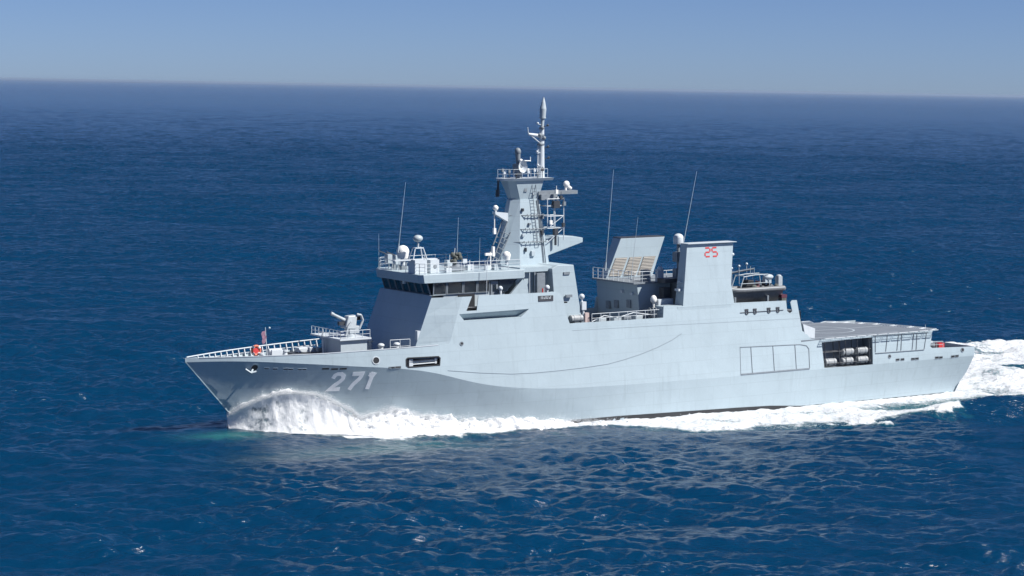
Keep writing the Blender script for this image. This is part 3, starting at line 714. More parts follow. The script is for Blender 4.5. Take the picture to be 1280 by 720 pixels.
q = (41.10, -0.40, 23.11); lc = MB(); lc.ball((q[0], q[1], q[2] + .15), .34, (1, .8, 1)); lc.tube((q[0], q[1], q[2]), (q[0] + .55, q[1], q[2] - .3), .2, .16); lc.tube((q[0] - .1, q[1], q[2] - .75), (q[0] - .1, q[1], q[2]), .12); lc.build('jammer_pod', M_white, mast)
lc = MB(); q = (39.42, -1.40, 21.69); lc.tube((q[0], q[1], q[2] - .6), (q[0], q[1], q[2] + .4), .11); lc.build('lamp', M_white, mast)
# fire-control radar on the platform
q = (35.66, -0.20, 25.14); rd_ = MB(); rd_.tube((q[0], q[1], 24.0), (q[0], q[1], 24.7), .35, .25, n=12); rd_.box((q[0] - .35, q[1] - .6, 24.5), (q[0] + .4, q[1] + .6, 25.4)); ro = rd_.build('fire_control_radar', M_mid, mast)
dd = MB()
for k in range(20):
    t0 = 2 * math.pi * k / 20; t1 = 2 * math.pi * (k + 1) / 20
    f = lambda t, r, d: (q[0] - .1 + d, q[1] - .5 + .0 + r * math.sin(t) * .5 - .2, q[2] + r * math.cos(t))
    F_ = lambda t, r, off: (q[0] - .05 + r * math.cos(t) * .82, q[1] - .55 - off, q[2] + .02 + r * math.sin(t))
    dd.add([F_(t0, .62, .35), F_(t1, .62, .35), F_(t1, .3, .08), F_(t0, .3, .08)], [(0, 1, 2, 3)]); dd.add([F_(t0, .3, .08), F_(t1, .3, .08), F_(0, 0, 0)], [(0, 1, 2)])
dd.build('dish', M_light, ro)
d2 = MB(); d2.tube((q[0] - .05, q[1], 25.3), (q[0] - .1, q[1], 26.4), .2, .26, n=10); d2.ball((q[0] - .1, q[1], 26.6), .32, (1, 1, 1.2)); d2.build('tracker', M_mid, ro)
d3 = MB(); d3.tube((q[0] + .2, q[1] - .2, 25.7), (36.82, -0.50, 25.67), .05); d3.tube((36.82, -0.50, 25.60), (36.83, -0.50, 26.07), .04); d3.ball((q[0], q[1] - .4, 25.7), .2); d3.build('waveguide', M_white, ro)
g = MB(); q2 = (36.29, -0.90, 24.59); g.tube((q2[0], q2[1], 24.0), (q2[0], q2[1], 24.9), .06); g.box((q2[0] - .1, q2[1] - .1, 24.6), (q2[0] + .1, q2[1] + .1, 24.95)); g.build('lamp', M_white, mast)
# pole mast
pm = MB(); b0 = (38.26, -0.20, 23.97); t0 = (38.37, -0.20, 28.88)
pm.tube((b0[0], b0[1], 24.0), (t0[0], t0[1], t0[2]), .34, .22, n=12); pm.tube((b0[0] - .45, b0[1], 24.0), (b0[0] - .35, b0[1], 27.4), .06)
pmo = pm.build('pole_mast', M_light, mast)
pt_ = MB(); pt_.tube(t0, (38.45, -0.20, 29.83), .17, .2); pt_.tube((38.45, -0.20, 29.83), (38.45, -0.20, 29.94), .34, .34, n=12)
pt_.tube((38.45, -0.20, 29.94), (38.50, -0.20, 30.77), .30, .34, n=12); pt_.tube((38.50, -0.20, 30.77), (38.55, -0.20, 31.40), .34, .2, n=12); pt_.tube((38.55, -0.20, 31.40), (38.60, -0.20, 31.92), .2, .03, n=10)
pt_.build('direction_finder', M_grey, pmo)
sp = MB(); sp.tube((36.73, -0.30, 28.31), (38.17, -0.30, 28.09), .12, .2); sp.tube((36.73, -0.30, 28.27), (36.65, -0.30, 28.98), .04); sp.tube((36.86, -0.30, 28.27), (37.98, -0.30, 27.46), .06)
for px in (664, 668, 672): pass
sp.build('spreader', M_light, pmo)
for k in range(7):
    z = 24.6 + k * .55; g = MB(); g.tube((b0[0] - .42, b0[1], z), (b0[0] - .05, b0[1], z), .025, n=4); g.build('rung', M_mid, pmo)
for z, xx in ((27.3, -.35), (27.9, .1), (28.2, -.4), (28.9, -.1)):
    g = MB(); g.ball((b0[0] + xx + .1, b0[1] - .25, z), .2, n=8, m=5); g.box((b0[0] + xx - .1, b0[1] - .3, z - .1), (b0[0] + .2, b0[1] + .1, z + .05)); g.build('fitting', M_mid, pmo)

# small aerials, boxes and cables crowding the mast
random.seed(9)
for k, (dx, dy, h_, r_) in enumerate(((-3.1, -.5, .7, .05), (-2.6, .6, 1.0, .035), (-2.2, -1.3, .5, .08), (-.9, -1.45, .8, .04), (.2, -1.4, .6, .07), (.9, -1.2, 1.1, .03), (1.2, .8, .9, .05), (-1.5, 1.2, .8, .06))):
    g = MB(); x = 36.9 + dx; g.tube((x, dy, 24.0), (x, dy, 24.0 + h_), r_, n=6); g.box((x - .12, dy - .1, 24.0 + h_ * .6), (x + .12, dy + .1, 24.0 + h_ * .9)); g.build('aerial', (M_light, M_mid, M_dark)[k % 3], mast)
g = MB(); rail(g, [(33.0, -.6, 24.0), (34.3, -1.5, 24.0), (38.2, -1.5, 24.0)], .9, 2, 1.0, .022); g.build('platform_railing', M_light, mast)
for k, (x, z, w_, h_) in enumerate(((35.9, 22.9, .35, .5), (36.9, 22.5, .25, .35), (35.5, 20.9, .2, .3), (36.2, 19.5, .25, .2), (35.4, 18.4, .3, .25), (37.6, 18.6, .25, .45), (37.8, 20.2, .2, .5), (36.4, 16.6, .4, .5), (35.6, 17.0, .15, .4))):
    g = MB(); yy = -my(min(z, 21.9)) - (.12 if z < 22 else .02); g.box((x - w_ / 2, yy - .12, z - h_ / 2), (x + w_ / 2, yy + .2, z + h_ / 2)); g.build('junction_box', (M_mid, M_grey, M_dark)[k % 3], mast, bevel=.02)
for dx in (0, .12, .3):
    g = MB(); g.path([(37.6 + dx, -my(15.6) - .03, 15.6), (37.45 + dx * .8, -my(19) - .04, 19.0), (37.2 + dx * .6, -my(21.8) - .05, 21.8)], .028, 5); g.build('cable', M_mid, mast)
for k, (dx, dz) in enumerate(((-.3, 25.1), (.32, 25.8), (-.34, 26.4), (.3, 26.9), (-.3, 29.2), (.28, 29.0))):
    g = MB(); g.tube((b0[0] + dx * .3, b0[1] - .1, dz), (b0[0] + dx * 2.0, b0[1] - .35, dz + .1), .04, n=5); g.ball((b0[0] + dx * 2.0, b0[1] - .35, dz + .15), .13, n=8, m=5); g.build('fitting', (M_light, M_dark)[k % 2], pmo)
for k, (x, y, z) in enumerate(((39.1, -1.7, 22.6), (39.7, -1.6, 22.0), (40.0, -1.7, 21.4), (38.4, -1.75, 19.6), (39.9, -1.7, 19.3))):
    g = MB(); g.box((x - .14, y - .12, z - .2), (x + .14, y + .12, z + .2)); g.tube((x, y, z), (x, y, z + .6), .03, n=5); g.build('signal_light', (M_white, M_dark, M_mid)[k % 3], mast)

# ---------------- waist, machinery block and funnels
blk = MB()
blk.loft([(49.3, -1.5, 8.9), (53, -1.5, 8.9), (53, 6.2, 8.9), (49.3, 6.2, 8.9)], [(48.9, -1.5, 12.95), (53, -1.5, 12.95), (53, 6.0, 12.95), (48.9, 6.0, 12.95)])
blko = blk.build('uptake_house', M_hull, ship)
pb = MB(); pb.box((48.3, -1.75, 12.96), (58.0, 6.0, 13.1)); pb.build('uptake_platform', M_mid, blko)
rl = MB(); rail(rl, [(48.4, 5.9, 13.1), (48.4, -1.65, 13.1), (53.4, -1.65, 13.1)], 1.1, 3, 1.0, .035); rl.build('railing', M_light, blko)
for yy, zz in ((1.2, 12.0), (-.6, 11.9)):
    g = MB(); g.box((48.75, yy - .2, zz - .12), (49.1, yy + .2, zz + .12)); g.build('flood_lamp', M_light, blko)
for yy, zz in ((2.5, 10.6), (.2, 10.8), (4.0, 10.4)):
    g = MB(); g.box((48.95, yy - .35, zz - .4), (49.2, yy + .35, zz + .4)); g.build('cabinet', M_mid, blko, bevel=.03)
g = MB(); g.box((51.2, -1.9, 13.1), (51.9, -1.4, 14.35)); g.ball((51.6, -1.7, 14.4), .3); g.build('vent_cowl', M_light, blko)
g = MB(); g.box((50.2, -.9, 13.1), (51.0, -.2, 14.3)); g.build('cabinet', M_mid, blko)
# starboard funnel (its inboard side shows)
sf = MB()
ti0 = (50.82, 4.30, 17.21); ti1 = (56.39, 4.30, 17.04); bi0 = (49.12, 4.60, 12.89); bi1 = (54.97, 4.60, 12.61)
TZ = 17.2
sfb = [(bi0[0], 4.6, 13.0), (bi1[0], 4.6, 13.0), (bi1[0] + .4, 6.25, 13.0), (bi0[0] + .3, 6.25, 13.0)]
sft = [(ti0[0], 4.3, TZ), (ti1[0], 4.3, TZ), (ti1[0] + .1, 5.95, TZ), (ti0[0] + .1, 5.95, TZ)]
sf.loft(sfb, sft); sfo = sf.build('starboard_funnel', M_hull, ship, bevel=.04)
sb_ = MB(); sb_.loft([(50.0, 3.4, 9.5), (57.2, 3.4, 9.5), (57.2, 6.3, 9.5), (50.0, 6.3, 9.5)], [(50.0, 3.4, 12.95), (57.2, 3.4, 12.95), (57.2, 6.2, 12.95), (50.0, 6.2, 12.95)]); sb_.build('casing', M_hull, sfo)
# louvres: three tan panels on the inboard face
def face_pt(u, v, off=.06):
    a = Vector(sfb[0]).lerp(Vector(sfb[1]), u); b = Vector(sft[0]).lerp(Vector(sft[1]), u); p = a.lerp(b, v); p.y -= off; return p
for u0, u1 in ((.04, .30), (.35, .62), (.66, .93)):
    lv = MB(); lv.loft([face_pt(u0, .06, .01), face_pt(u1, .06, .01), face_pt(u1, .52, .01), face_pt(u0, .52, .01)], [face_pt(u0, .06), face_pt(u1, .06), face_pt(u1, .52), face_pt(u0, .52)])
    for k in range(12):
        v = .08 + .44 * k / 12; lv.loft([face_pt(u0 + .01, v, .05), face_pt(u1 - .01, v, .05), face_pt(u1 - .01, v + .02, .05), face_pt(u0 + .01, v + .02, .05)], [face_pt(u0 + .01, v, .11), face_pt(u1 - .01, v, .11), face_pt(u1 - .01, v + .012, .08), face_pt(u0 + .01, v + .012, .08)])
    lv.build('louvre', M_tan, sfo)
cpz = MB(); cpz.loft([(x, y, TZ) for x, y, z in sft], [(x, y, TZ + .08) for x, y, z in sft]); cpz.build('funnel_rim', M_dark, sfo)
# port funnel
pfn = MB()
po0, po1 = (52.22, 17.17), (57.97, 16.99); pq = (57.43, 12.95); pe = (57.70, 10.95); pb0 = (51.27, 10.97)
outer = [(pb0[0], pb0[1] - .05), (pe[0], pe[1] - .02), (pq[0], pq[1]), (po1[0], po1[1]), (po0[0], po0[1])]
inner_y = [4.6, 4.6, 4.45, 4.3, 4.3]
pfn.loft([(x, -(Y(x, z) - .001), z) for x, z in outer], [(x + (.1 if i in (0, 4) else 0), -iy, z) for i, ((x, z), iy) in enumerate(zip(outer, inner_y))])
pfo = pfn.build('port_funnel', M_hull, ship, bevel=.03)
g = MB(); g.box((50.6, -6.2, 9.6), (57.3, -3.6, 10.9)); g.build('casing', M_hull, pfo)
g = MB(); g.box((po0[0] - .1, -5.85, po0[1] + .005), (po1[0] + .22, -4.25, po1[1] + .13)); g.build('funnel_rim', M_light, pfo)
g = MB(); a = (51.54, -5.00, 12.52); g.box((a[0] - .4, -5.6, a[2] - .1), (a[0] + .1, -4.9, a[2] + .12)); a = (51.73, -5.00, 13.32); g.box((a[0] - .3, -5.5, a[2] - .05), (a[0], -4.9, a[2] + .05)); g.build_each('exhaust_bracket', M_light, pfo)
g = MB(); a = (57.94, -5.50, 15.84); g.ball(a, .17); g.tube((a[0] - .4, a[1], a[2]), a, .05); g.build('lamp', M_light, pfo)
# digits 25 in broken red strokes
gx0, gz0 = (54.36, 15.72); gx1, gz1 = (55.87, 16.59); mid = (gx0 + gx1) / 2; gw = (gx1 - gx0) / 2 - .12
def seg_digit(x0, z0, w_, h_, segs):
    mb = MB(); g_ = .07
    S = {'a': [(0, 1), (1, 1)], 'b': [(1, 1), (1, .5)], 'c': [(1, .5), (1, 0)], 'd': [(0, 0), (1, 0)], 'e': [(0, .5), (0, 0)], 'f': [(0, 1), (0, .5)], 'g': [(0, .5), (1, .5)]}
    for k in segs:
        (a, b), (c, d) = S[k]; a, c = x0 + a * w_, x0 + c * w_; b, d = z0 + b * h_, z0 + d * h_
        l = math.hypot(c - a, d - b); ux, uz = (c - a) / l * g_, (d - b) / l * g_
        ribbon(mb, [(a + ux, b + uz), (c - ux, d - uz)], .15, .02)
    mb.build('funnel_number', M_red, pfo)
seg_digit(gx0, gz0 + .05, gw, gz1 - gz0, 'abged'); seg_digit(mid + .14, gz0 + .05, gw, gz1 - gz0, 'afgcd')
# radome behind the port funnel
q = (52.73, -3.30, 17.64); g = MB(); g.tube((q[0], q[1], 13.0), (q[0], q[1], 17.1), .16, n=10); g.box((q[0] - .45, q[1] - .4, 15.2), (q[0] + .3, q[1] + .4, 16.2)); g.box((q[0] - .5, q[1] - .3, 13.6), (q[0], q[1] + .3, 14.5)); go = g.build('radome_post', M_mid, ship)
g = MB(); g.tube((q[0], q[1], 17.0), (q[0], q[1], q[2]), .5, .52, n=18); g.ball((q[0], q[1], q[2]), .52, (1, 1, .8), z0=0.0, m=6); g.build('radome', M_light, go)
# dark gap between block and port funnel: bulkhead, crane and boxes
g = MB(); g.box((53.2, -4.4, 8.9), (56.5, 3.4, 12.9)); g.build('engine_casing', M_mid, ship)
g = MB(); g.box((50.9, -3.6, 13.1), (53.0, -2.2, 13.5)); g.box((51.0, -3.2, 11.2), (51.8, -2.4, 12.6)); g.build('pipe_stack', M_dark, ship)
g = MB(); q = (49.47, -3.60, 11.38); g.ball((q[0], q[1], q[2] + .15), .33, (1, 1, 1.3)); g.tube((q[0], q[1], 8.9), (q[0], q[1], q[2]), .1); g.build('crane_head', M_white, ship)
g = MB(); g.box((q[0] + .4, q[1] - .3, q[2] - .45), (q[0] + 2.2, q[1] + .4, q[2] + .15)); g.build('crane_arm', M_light, ship)
g = MB(); wb = [(48.92, 11.09), (51.21, 10.97)]; g.box((wb[0][0], -6.1, 9.6), (wb[1][0], -4.6, wb[0][1] - .08)); g.build('ventilation_box', M_hull, ship)
# waist gear: canister, post, railing, hoses
canister(((39.11, -5.20, 10.08)[0], -5.2, 9.95), 'white life raft canister on the waist deck just behind the bridge block', 0, None, 1.3, .36)
g = MB(); g.box((38.6, -5.5, 8.95), (40.0, -4.9, 9.95)); g.build('raft_stand', M_mid, ship)
q = (40.09, -5.00, 10.48); g = MB(); g.tube((q[0], -5, 8.95), (q[0], -5, 11.6), .12); g.box((q[0] - .25, -5.2, 11.1), (q[0] + .25, -4.8, 11.9)); g.ball((q[0] - .1, -4.9, 12.4), .28); g.tube((q[0] - .1, -4.9, 11.8), (q[0] - .1, -4.9, 12.3), .1); g.build('davit_post', M_light, ship)
g = MB(); g.box((q[0] + .05, -5.3, 8.95), (q[0] + .5, -4.9, 10.8)); g.build('hose_box', mat('faded_pink_paint', (.5, .40, .38), .6), ship)
g = MB(); rail(g, [(40.7, -5.6, 8.95), (49.2, -5.6, 8.95)], 1.75, 4, 1.1, .035); g.path([(41, -5.2, 9.9), (42.5, -5.1, 10.4), (44, -5.2, 10.1), (46, -5.1, 10.5), (48, -5.2, 10.2)], .05); g.build('waist_railing', M_light, ship)
for x in (42.2, 44.0, 45.2, 46.6): 
    g = MB(); g.box((x, -4.6, 8.95), (x + .9, -4.0, 10.1)); g.build('deck_box', M_mid if int(x) % 2 else M_grey, ship, bevel=.04)
g = MB()
for k in range(3):
    for i in range(12):
        t0, t1 = math.pi * 2 * i / 12, math.pi * 2 * (i + 1) / 12; x = 48.0 + .35 * k
        g.tube((x, -5.0 + .32 * math.cos(t0), 10.35 + .5 * math.sin(t0)), (x, -5.0 + .32 * math.cos(t1), 10.35 + .5 * math.sin(t1)), .05, n=5)
g.build_each('hose_coil', M_mid, ship)

# ---------------- foredeck: open rail on the starboard side, gun platform, gun
cr = MB(); pts = [(x, Y(x, 8.4) - .1, 8.5 + .012 * x) for x in (.15, 1, 2, 3.5, 5, 6.5, 8, 9.5, 11, 12.5, 14, 15.5, 17, 18.5, 20)]
cr.path(pts, .065, 6); cro = cr.build('foredeck_rail', M_light, ship)
x = 1.6
while x < 20:
    z0 = zk(x) - .1; z1 = 8.5 + .012 * x; y1 = Y(x, 8.4) - .1
    g = MB(); g.tube((x, y1, 7.5), (x, y1, z1), .07, .055); g.loft([(x - .03, y1 - .05, 7.5), (x + .03, y1 - .05, 7.5), (x + .03, y1 - .5, 7.5), (x - .03, y1 - .5, 7.5)], [(x - .03, y1 - .03, z1 - .1), (x + .03, y1 - .03, z1 - .1), (x + .03, y1 - .08, z1 - .1), (x - .03, y1 - .08, z1 - .1)])
    g.build('stanchion', M_light, cro); x += .72
g = MB(); g.path([(x, Y(x, 8.4) - .1, 8.15) for x in (2, 5, 8, 11, 14, 17, 20)], .035); g.build('guard_wire', M_light, cro)
# capstans, bollards
for xx, yy in ((4.6, .6), (7.6, -.9), (8.3, 1.4), (11.2, 2.3)):
    g = MB(); g.tube((xx, yy, 7.5), (xx, yy, 8.1), .28, .2, n=12); g.tube((xx, yy, 8.1), (xx, yy, 8.25), .3, n=12); g.build('bollard', M_light, ship)
g = MB(); g.box((9.2, 1.0, 7.5), (10.3, 2.0, 8.5)); g.tube((9.1, 1.5, 8.2), (10.4, 1.5, 8.2), .38, n=12); g.build('windlass', M_light, ship, bevel=.04)
g = MB(); g.box((12.6, 2.2, 7.9), (14.2, 3.2, 8.35)); g.build('foredeck_hatch', M_light, ship, bevel=.05)
g = MB(); g.box((11.8, 1.6, 7.5), (14.6, 3.6, 7.9)); g.build('hatch_coaming', M_dark, ship)
# jackstaff with red and white flag furled
a = (8.50, 0.50, 8.63); b = (8.33, 0.50, 10.74)
g = MB(); g.tube((a[0], .5, 7.5), b, .05, .03); jo = g.build('flag_staff', M_light, ship)
g = MB(); a0 = Vector((8.45, 0.50, 9.31)); b0_ = Vector((8.36, 0.50, 10.44))
V = []; nn = 8
for i in range(nn + 1):
    p = a0.lerp(b0_, i / nn); 
    for j in range(4): V.append((p.x - .14 * j, p.y + .12 * math.sin(i * 1.3 + j * 2), p.z - .05 * j))
g.add(V, [(i * 4 + j, i * 4 + j + 1, (i + 1) * 4 + j + 1, (i + 1) * 4 + j) for i in range(nn) for j in range(3)], True)
g.build('flag', mat('flag_cloth', (.30, .17, .24), .8), jo)
q = (8.66, 0.60, 10.64); g = MB(); g.ball((q[0] + .15, q[1], q[2]), .1); g.build('truck_lamp', M_light, jo)
# lifebuoy hung on the starboard rail
lbp = (7.87, 1.60, 8.49)
t = ship_thing('lifebuoy', (lbp[0], lbp[1], lbp[2] - .45), 'orange and white lifebuoy on the foredeck rail near the bow', 'lifebuoy')
g = MB()
for i in range(24):
    t0, t1 = 2 * math.pi * i / 24, 2 * math.pi * (i + 1) / 24
    g.tube((.42 * math.cos(t0), 0, .45 + .42 * math.sin(t0)), (.42 * math.cos(t1), 0, .45 + .42 * math.sin(t1)), .12, n=8)
g.build('ring', M_orange, t)
for q0 in range(4):
    g = MB()
    for i in range(2):
        t0, t1 = math.pi / 2 * q0 + .25 * i + .5, math.pi / 2 * q0 + .25 * (i + 1) + .5
        g.tube((.42 * math.cos(t0), 0, .45 + .42 * math.sin(t0)), (.42 * math.cos(t1), 0, .45 + .42 * math.sin(t1)), .135, n=8)
    g.build('band', M_white, t)
g = MB(); g.box((-.28, -.02, .2), (.28, .08, .75)); g.build('light_holder', M_red, t)
# gun platform
gp = MB(); gp.box((14.9, -2.0, 7.5), (17.7, 2.0, 9.3)); gpo = gp.build('gun_platform', M_grey, ship, bevel=.03)
g = MB(); g.box((14.7, -2.3, 9.31), (18.0, 4.0, 9.45)); g.build('platform_deck', M_light, gpo)
g = MB(); rail(g, [(14.8, 3.9, 9.45), (14.8, -2.2, 9.45), (17.9, -2.2, 9.45)], .75, 2, .8, .03); g.build('railing', M_light, gpo)
g = MB(); q = (14.61, 1.00, 7.97); g.tube((14.58, 1.00, 9.27), (q[0], 1.0, 7.5), .12); g.tube((14.55, 1.00, 10.18), (14.58, 1.00, 9.27), .05); g.tube((14.59, 1.00, 9.95), (14.24, 1.00, 9.21), .04); g.build('hawse_post', M_light, ship)
# deck gun
gx, gy = 16.6, -.6
g = MB(); g.tube((gx, gy, 9.45), (gx, gy, 9.8), .55, .5, n=16); g.box((gx - .3, gy - .55, 9.8), (gx + .75, gy + .55, 10.5)); gun = g.build('deck_gun', M_gun, ship, bevel=.05)
g = MB(); g.loft([(gx - .75, gy - .62, 10.3), (gx + .35, gy - .62, 10.2), (gx + .35, gy + .62, 10.2), (gx - .75, gy + .62, 10.3)], [(gx - .35, gy - .45, 11.45), (gx + .6, gy - .45, 11.5), (gx + .6, gy + .45, 11.5), (gx - .35, gy + .45, 11.45)]); g.build('turret', M_gun, gun, bevel=.08)
g = MB(); g.tube((gx - .35, gy, 10.95), (gx - 1.7, gy, 11.65), .2, .13, n=10); g.tube((gx - 1.7, gy, 11.65), (gx - 2.0, gy, 11.8), .17, n=10); g.build('barrel', M_gun, gun)
g = MB(); g.box((gx - 1.2, gy - .2, 10.6), (gx - .6, gy + .2, 10.95)); g.build_each('cradle', M_dark, gun)
g = MB(); g.path([(gx + .75, gy - .5, 10.2), (gx + 1.15, gy - .5, 11.0), (gx + .95, gy - .5, 11.5), (gx + .5, gy - .5, 11.6)], .11, 8); g.path([(gx - .8, gy - .75, 9.6), (gx - .6, gy - .75, 10.4), (gx - .2, gy - .7, 10.9)], .1, 8); g.build_each('ammunition_chute', M_gun, gun)
g = MB(); g.box((gx + .6, gy - .3, 11.0), (gx + 1.0, gy + .3, 11.35)); g.build('sight_housing', M_black, gun)

# ---------------- ship's boat on the boat deck
boat = ship_thing('rigid_inflatable_boat', (61.0, -4.2, 10.5), 'dark grey rigid inflatable boat with white console, stowed behind the white funnel', 'boat')
def boat_sec(x):   # half beam, keel height, tube height
    s = min(1, max(0, (x + 4.4) / 2.6)); b = 1.05 * math.sin(s * math.pi / 2) ** .7; keel = .1 + .9 * (1 - s) ** 2; return b, keel, 1.55 + .45 * (1 - s) ** 1.5
g = MB(); X = [-4.4, -4.0, -3.5, -3, -2.4, -1.6, 0, 1.5, 3, 3.7]; V = []
for x in X:
    b, k, tz = boat_sec(x); V += [(x, -b, tz), (x, -b * .8, (tz + k) / 2), (x, 0, k), (x, b * .8, (tz + k) / 2), (x, b, tz)]
g.add(V, [(i * 5 + j, i * 5 + j + 1, i * 5 + j + 6, i * 5 + j + 5) for i in range(len(X) - 1) for j in range(4)] + [tuple(range(45, 50))], True); g.build('hull', M_tube, boat)
g = MB()
for s_ in (-1, 1):
    pts = [(x, s_ * boat_sec(x)[0], boat_sec(x)[2]) for x in X]
    for a, b in zip(pts, pts[1:]): g.tube(a, b, .27, n=12); g.ball(b, .27, n=10, m=6)
g.build('tube_collar', M_tube, boat)
g = MB()
for s_ in (-1,): g.path([(x, s_ * (boat_sec(x)[0] + .25), boat_sec(x)[2] + .1) for x in X], .035, 5)
g.build('rubbing_strake', M_grey, boat)
g = MB(); g.box((-3.9, -.8, 1.2), (3.6, .8, 1.35)); g.build('floor', M_mid, boat)
g = MB(); g.loft([(-.9, -.5, 1.35), (.5, -.5, 1.35), (.5, .5, 1.35), (-.9, .5, 1.35)], [(-.4, -.45, 2.5), (.3, -.45, 2.5), (.3, .45, 2.5), (-.4, .45, 2.5)]); g.build('console', M_black, boat, bevel=.05)
g = MB()
for y in (-.75, .75): g.path([(-1.7, y, 1.5), (-1.2, y, 2.9), (.2, y, 3.05), (1.9, y, 3.05), (2.2, y, 1.5)], .055, 6)
for x in (-1.2, .2, 1.9): g.tube((x, -.75, 3.0), (x, .75, 3.0), .05)
g.tube((-1.6, -.75, 2.2), (2.1, -.75, 2.2), .035); g.tube((.2, 0, 3.05), (.2, 0, 3.9), .03); g.tube((1.0, .4, 3.05), (1.0, .4, 3.7), .03); g.build('roll_bar', M_grey, boat)
for x in (.9, 1.7, 2.4):
    g = MB(); g.box((x - .2, -.35, 1.35), (x + .25, .35, 1.85)); g.box((x + .15, -.3, 1.85), (x + .28, .3, 2.35)); g.build('seat', mat('seat_vinyl', (.22, .12, .13), .6) if x < 1 else M_black, boat, bevel=.04)
for k, (x, y, z, s_) in enumerate(((-2.4, .1, 1.55, .3), (-3.1, -.2, 1.6, .25), (-1.9, -.4, 1.6, .22), (.2, -.62, 1.8, .25), (1.3, -.6, 1.7, .22), (2.8, .3, 1.7, .28), (3.2, -.5, 1.8, .2))):
    g = MB(); g.ball((x, y, z), s_, (1.4, 1, 1), n=9, m=6); g.box((x - s_, y - s_ * .6, z - .2), (x + s_, y + s_ * .6, z)); g.build('stowed_gear', (M_cover, M_dark, M_mid)[k % 3], boat)
g = MB(); g.ball((2.1, -.5, 2.75), .5, (1.3, .8, .6)); g.box((1.6, -.7, 2.1), (2.4, -.2, 2.6)); g.build('equipment_bag', M_grey, boat)
g = MB(); g.box((3.65, -.3, 1.5), (4.15, .3, 2.7)); g.box((3.75, -.12, .6), (4.0, .12, 1.5)); g.ball((3.9, 0, 2.7), .32, (.9, 1, .6)); g.build('outboard_motor', M_gun, boat)
g = MB()
for x in (-2.6, 1.6): g.box((x - .1, -1.1, -.8), (x + .1, 1.1, .05)); g.box((x - .1, -1.2, -.8), (x + .1, -.9, .9)); g.box((x - .1, .9, -.8), (x + .1, 1.2, .9))
for o_ in g.build_each('boat_cradle', M_mid, ship): o_.matrix_local = Matrix.Translation((61.0, -4.2, 10.5))
g = MB(); g.tube((59.5, -1.4, 9.7), (59.5, -1.4, 13.6), .22, .18, n=12); g.tube((59.5, -1.4, 13.4), (62.6, -3.0, 14.0), .14, .1); g.tube((62.5, -2.9, 14.0), (62.5, -2.9, 12.9), .02, n=4); g.build('boat_davit', M_mid, ship)
g = MB()
for k, (x, y, z) in enumerate(((60.3, -2.2, 14.1), (61.1, -2.4, 14.3), (62.0, -2.5, 14.5))): g.ball((x, y, z), .14, n=8, m=5); g.tube((x, y, z), (x + .1, y + .1, 12.4), .025, n=4)
g.build('davit_lamps', M_light, ship)
q = (64.82, -5.20, 11.13); g = MB(); g.box((q[0] - .5, -5.5, 9.7), (q[0] + .1, -4.9, q[2] - .1)); g.build('hose_locker', M_cover, ship); g = MB(); g.box((q[0] - .5, -5.45, q[2] - .08), (q[0] + .2, -4.9, q[2] + .25)); g.build('fuel_can_rack', mat('dark_red_paint', (.10, .03, .05), .6), ship)

# ---------------- quarterdeck gear
g = MB(); g.tube((84.3, -4.6, 3.95), (84.3, -4.6, 4.75), .28, n=10); g.tube((85.3, -4.9, 3.95), (85.3, -4.9, 4.7), .25, n=10); g.box((84.2, -5.4, 3.95), (85.6, -5.0, 4.65)); g.build('mooring_winch', M_dark, ship)
g = MB(); g.box((86.4, -4.9, 3.95), (87.2, -4.3, 4.9)); g.build('red_locker', M_red, ship)
g = MB(); rail(g, [(84.3, -5.9, 4.6), (86.0, -6.0, 4.55)], .7, 2, .8, .03); g.build('stern_rail', M_light, ship); g = MB(); g.tube((85.4, -3.8, 3.95), (85.4, -3.8, 6.9), .03); g.build('stern_staff', M_light, ship)
g = MB(); g.box((83.9, -5.5, 5.1), (85.0, -4.6, 5.3)); g.tube((84.3, -5.0, 3.9), (84.3, -5.0, 5.1), .08); g.build('winch_cover', M_light, ship)
g = MB(); g.tube((88.6, 3.5, 3.95), (88.6, 3.5, 4.9), .2); g.box((87.5, -2, 3.95), (88.6, 2, 4.6)); g.build('towing_reel', M_mid, ship)

# ================================================================== THE SEA
rng = np.random.default_rng(11)
def wave_tile(N, L, seed, lmin, lmax, rms, wdir, spread=2.0, chop=1.0):
    """one periodic patch of wind sea: heights and horizontal displacement from a k^-4 spectrum"""
    g = np.random.default_rng(seed); k1 = np.fft.fftfreq(N, L / N) * 2 * np.pi
    kx, ky = np.meshgrid(k1, k1, indexing='ij'); k = np.hypot(kx, ky); k[0, 0] = 1
    S = np.exp(-1.1 * (2 * np.pi / lmax / k) ** 2) / k ** 4 * np.exp(-(k * lmin / 2 / np.pi) ** 4)
    c = (kx * wdir[0] + ky * wdir[1]) / k; S = S * (np.abs(c) ** spread + .05); S[0, 0] = 0
    h = (g.normal(size=(N, N)) + 1j * g.normal(size=(N, N))) * np.sqrt(S)
    H = np.fft.ifft2(h); sc = rms / H.real.std(); h = h * sc
    Dx = np.fft.ifft2(1j * kx / k * h).real * chop; Dy = np.fft.ifft2(1j * ky / k * h).real * chop
    return np.fft.ifft2(h).real, Dx, Dy
def sample(T, L, x, y, rot=0.0):
    c, s = math.cos(rot), math.sin(rot); u = (x * c + y * s) / L * T.shape[0]; v = (-x * s + y * c) / L * T.shape[0]
    i = np.floor(u).astype(int); j = np.floor(v).astype(int); a = u - i; b = v - j; N = T.shape[0]; i %= N; j %= N; i2 = (i + 1) % N; j2 = (j + 1) % N
    return (T[i, j] * (1 - a) * (1 - b) + T[i2, j] * a * (1 - b) + T[i, j2] * (1 - a) * b + T[i2, j2] * a * b)
def sstep(a, b, x): t = np.clip((x - a) / (b - a), 0, 1); return t * t * (3 - 2 * t)

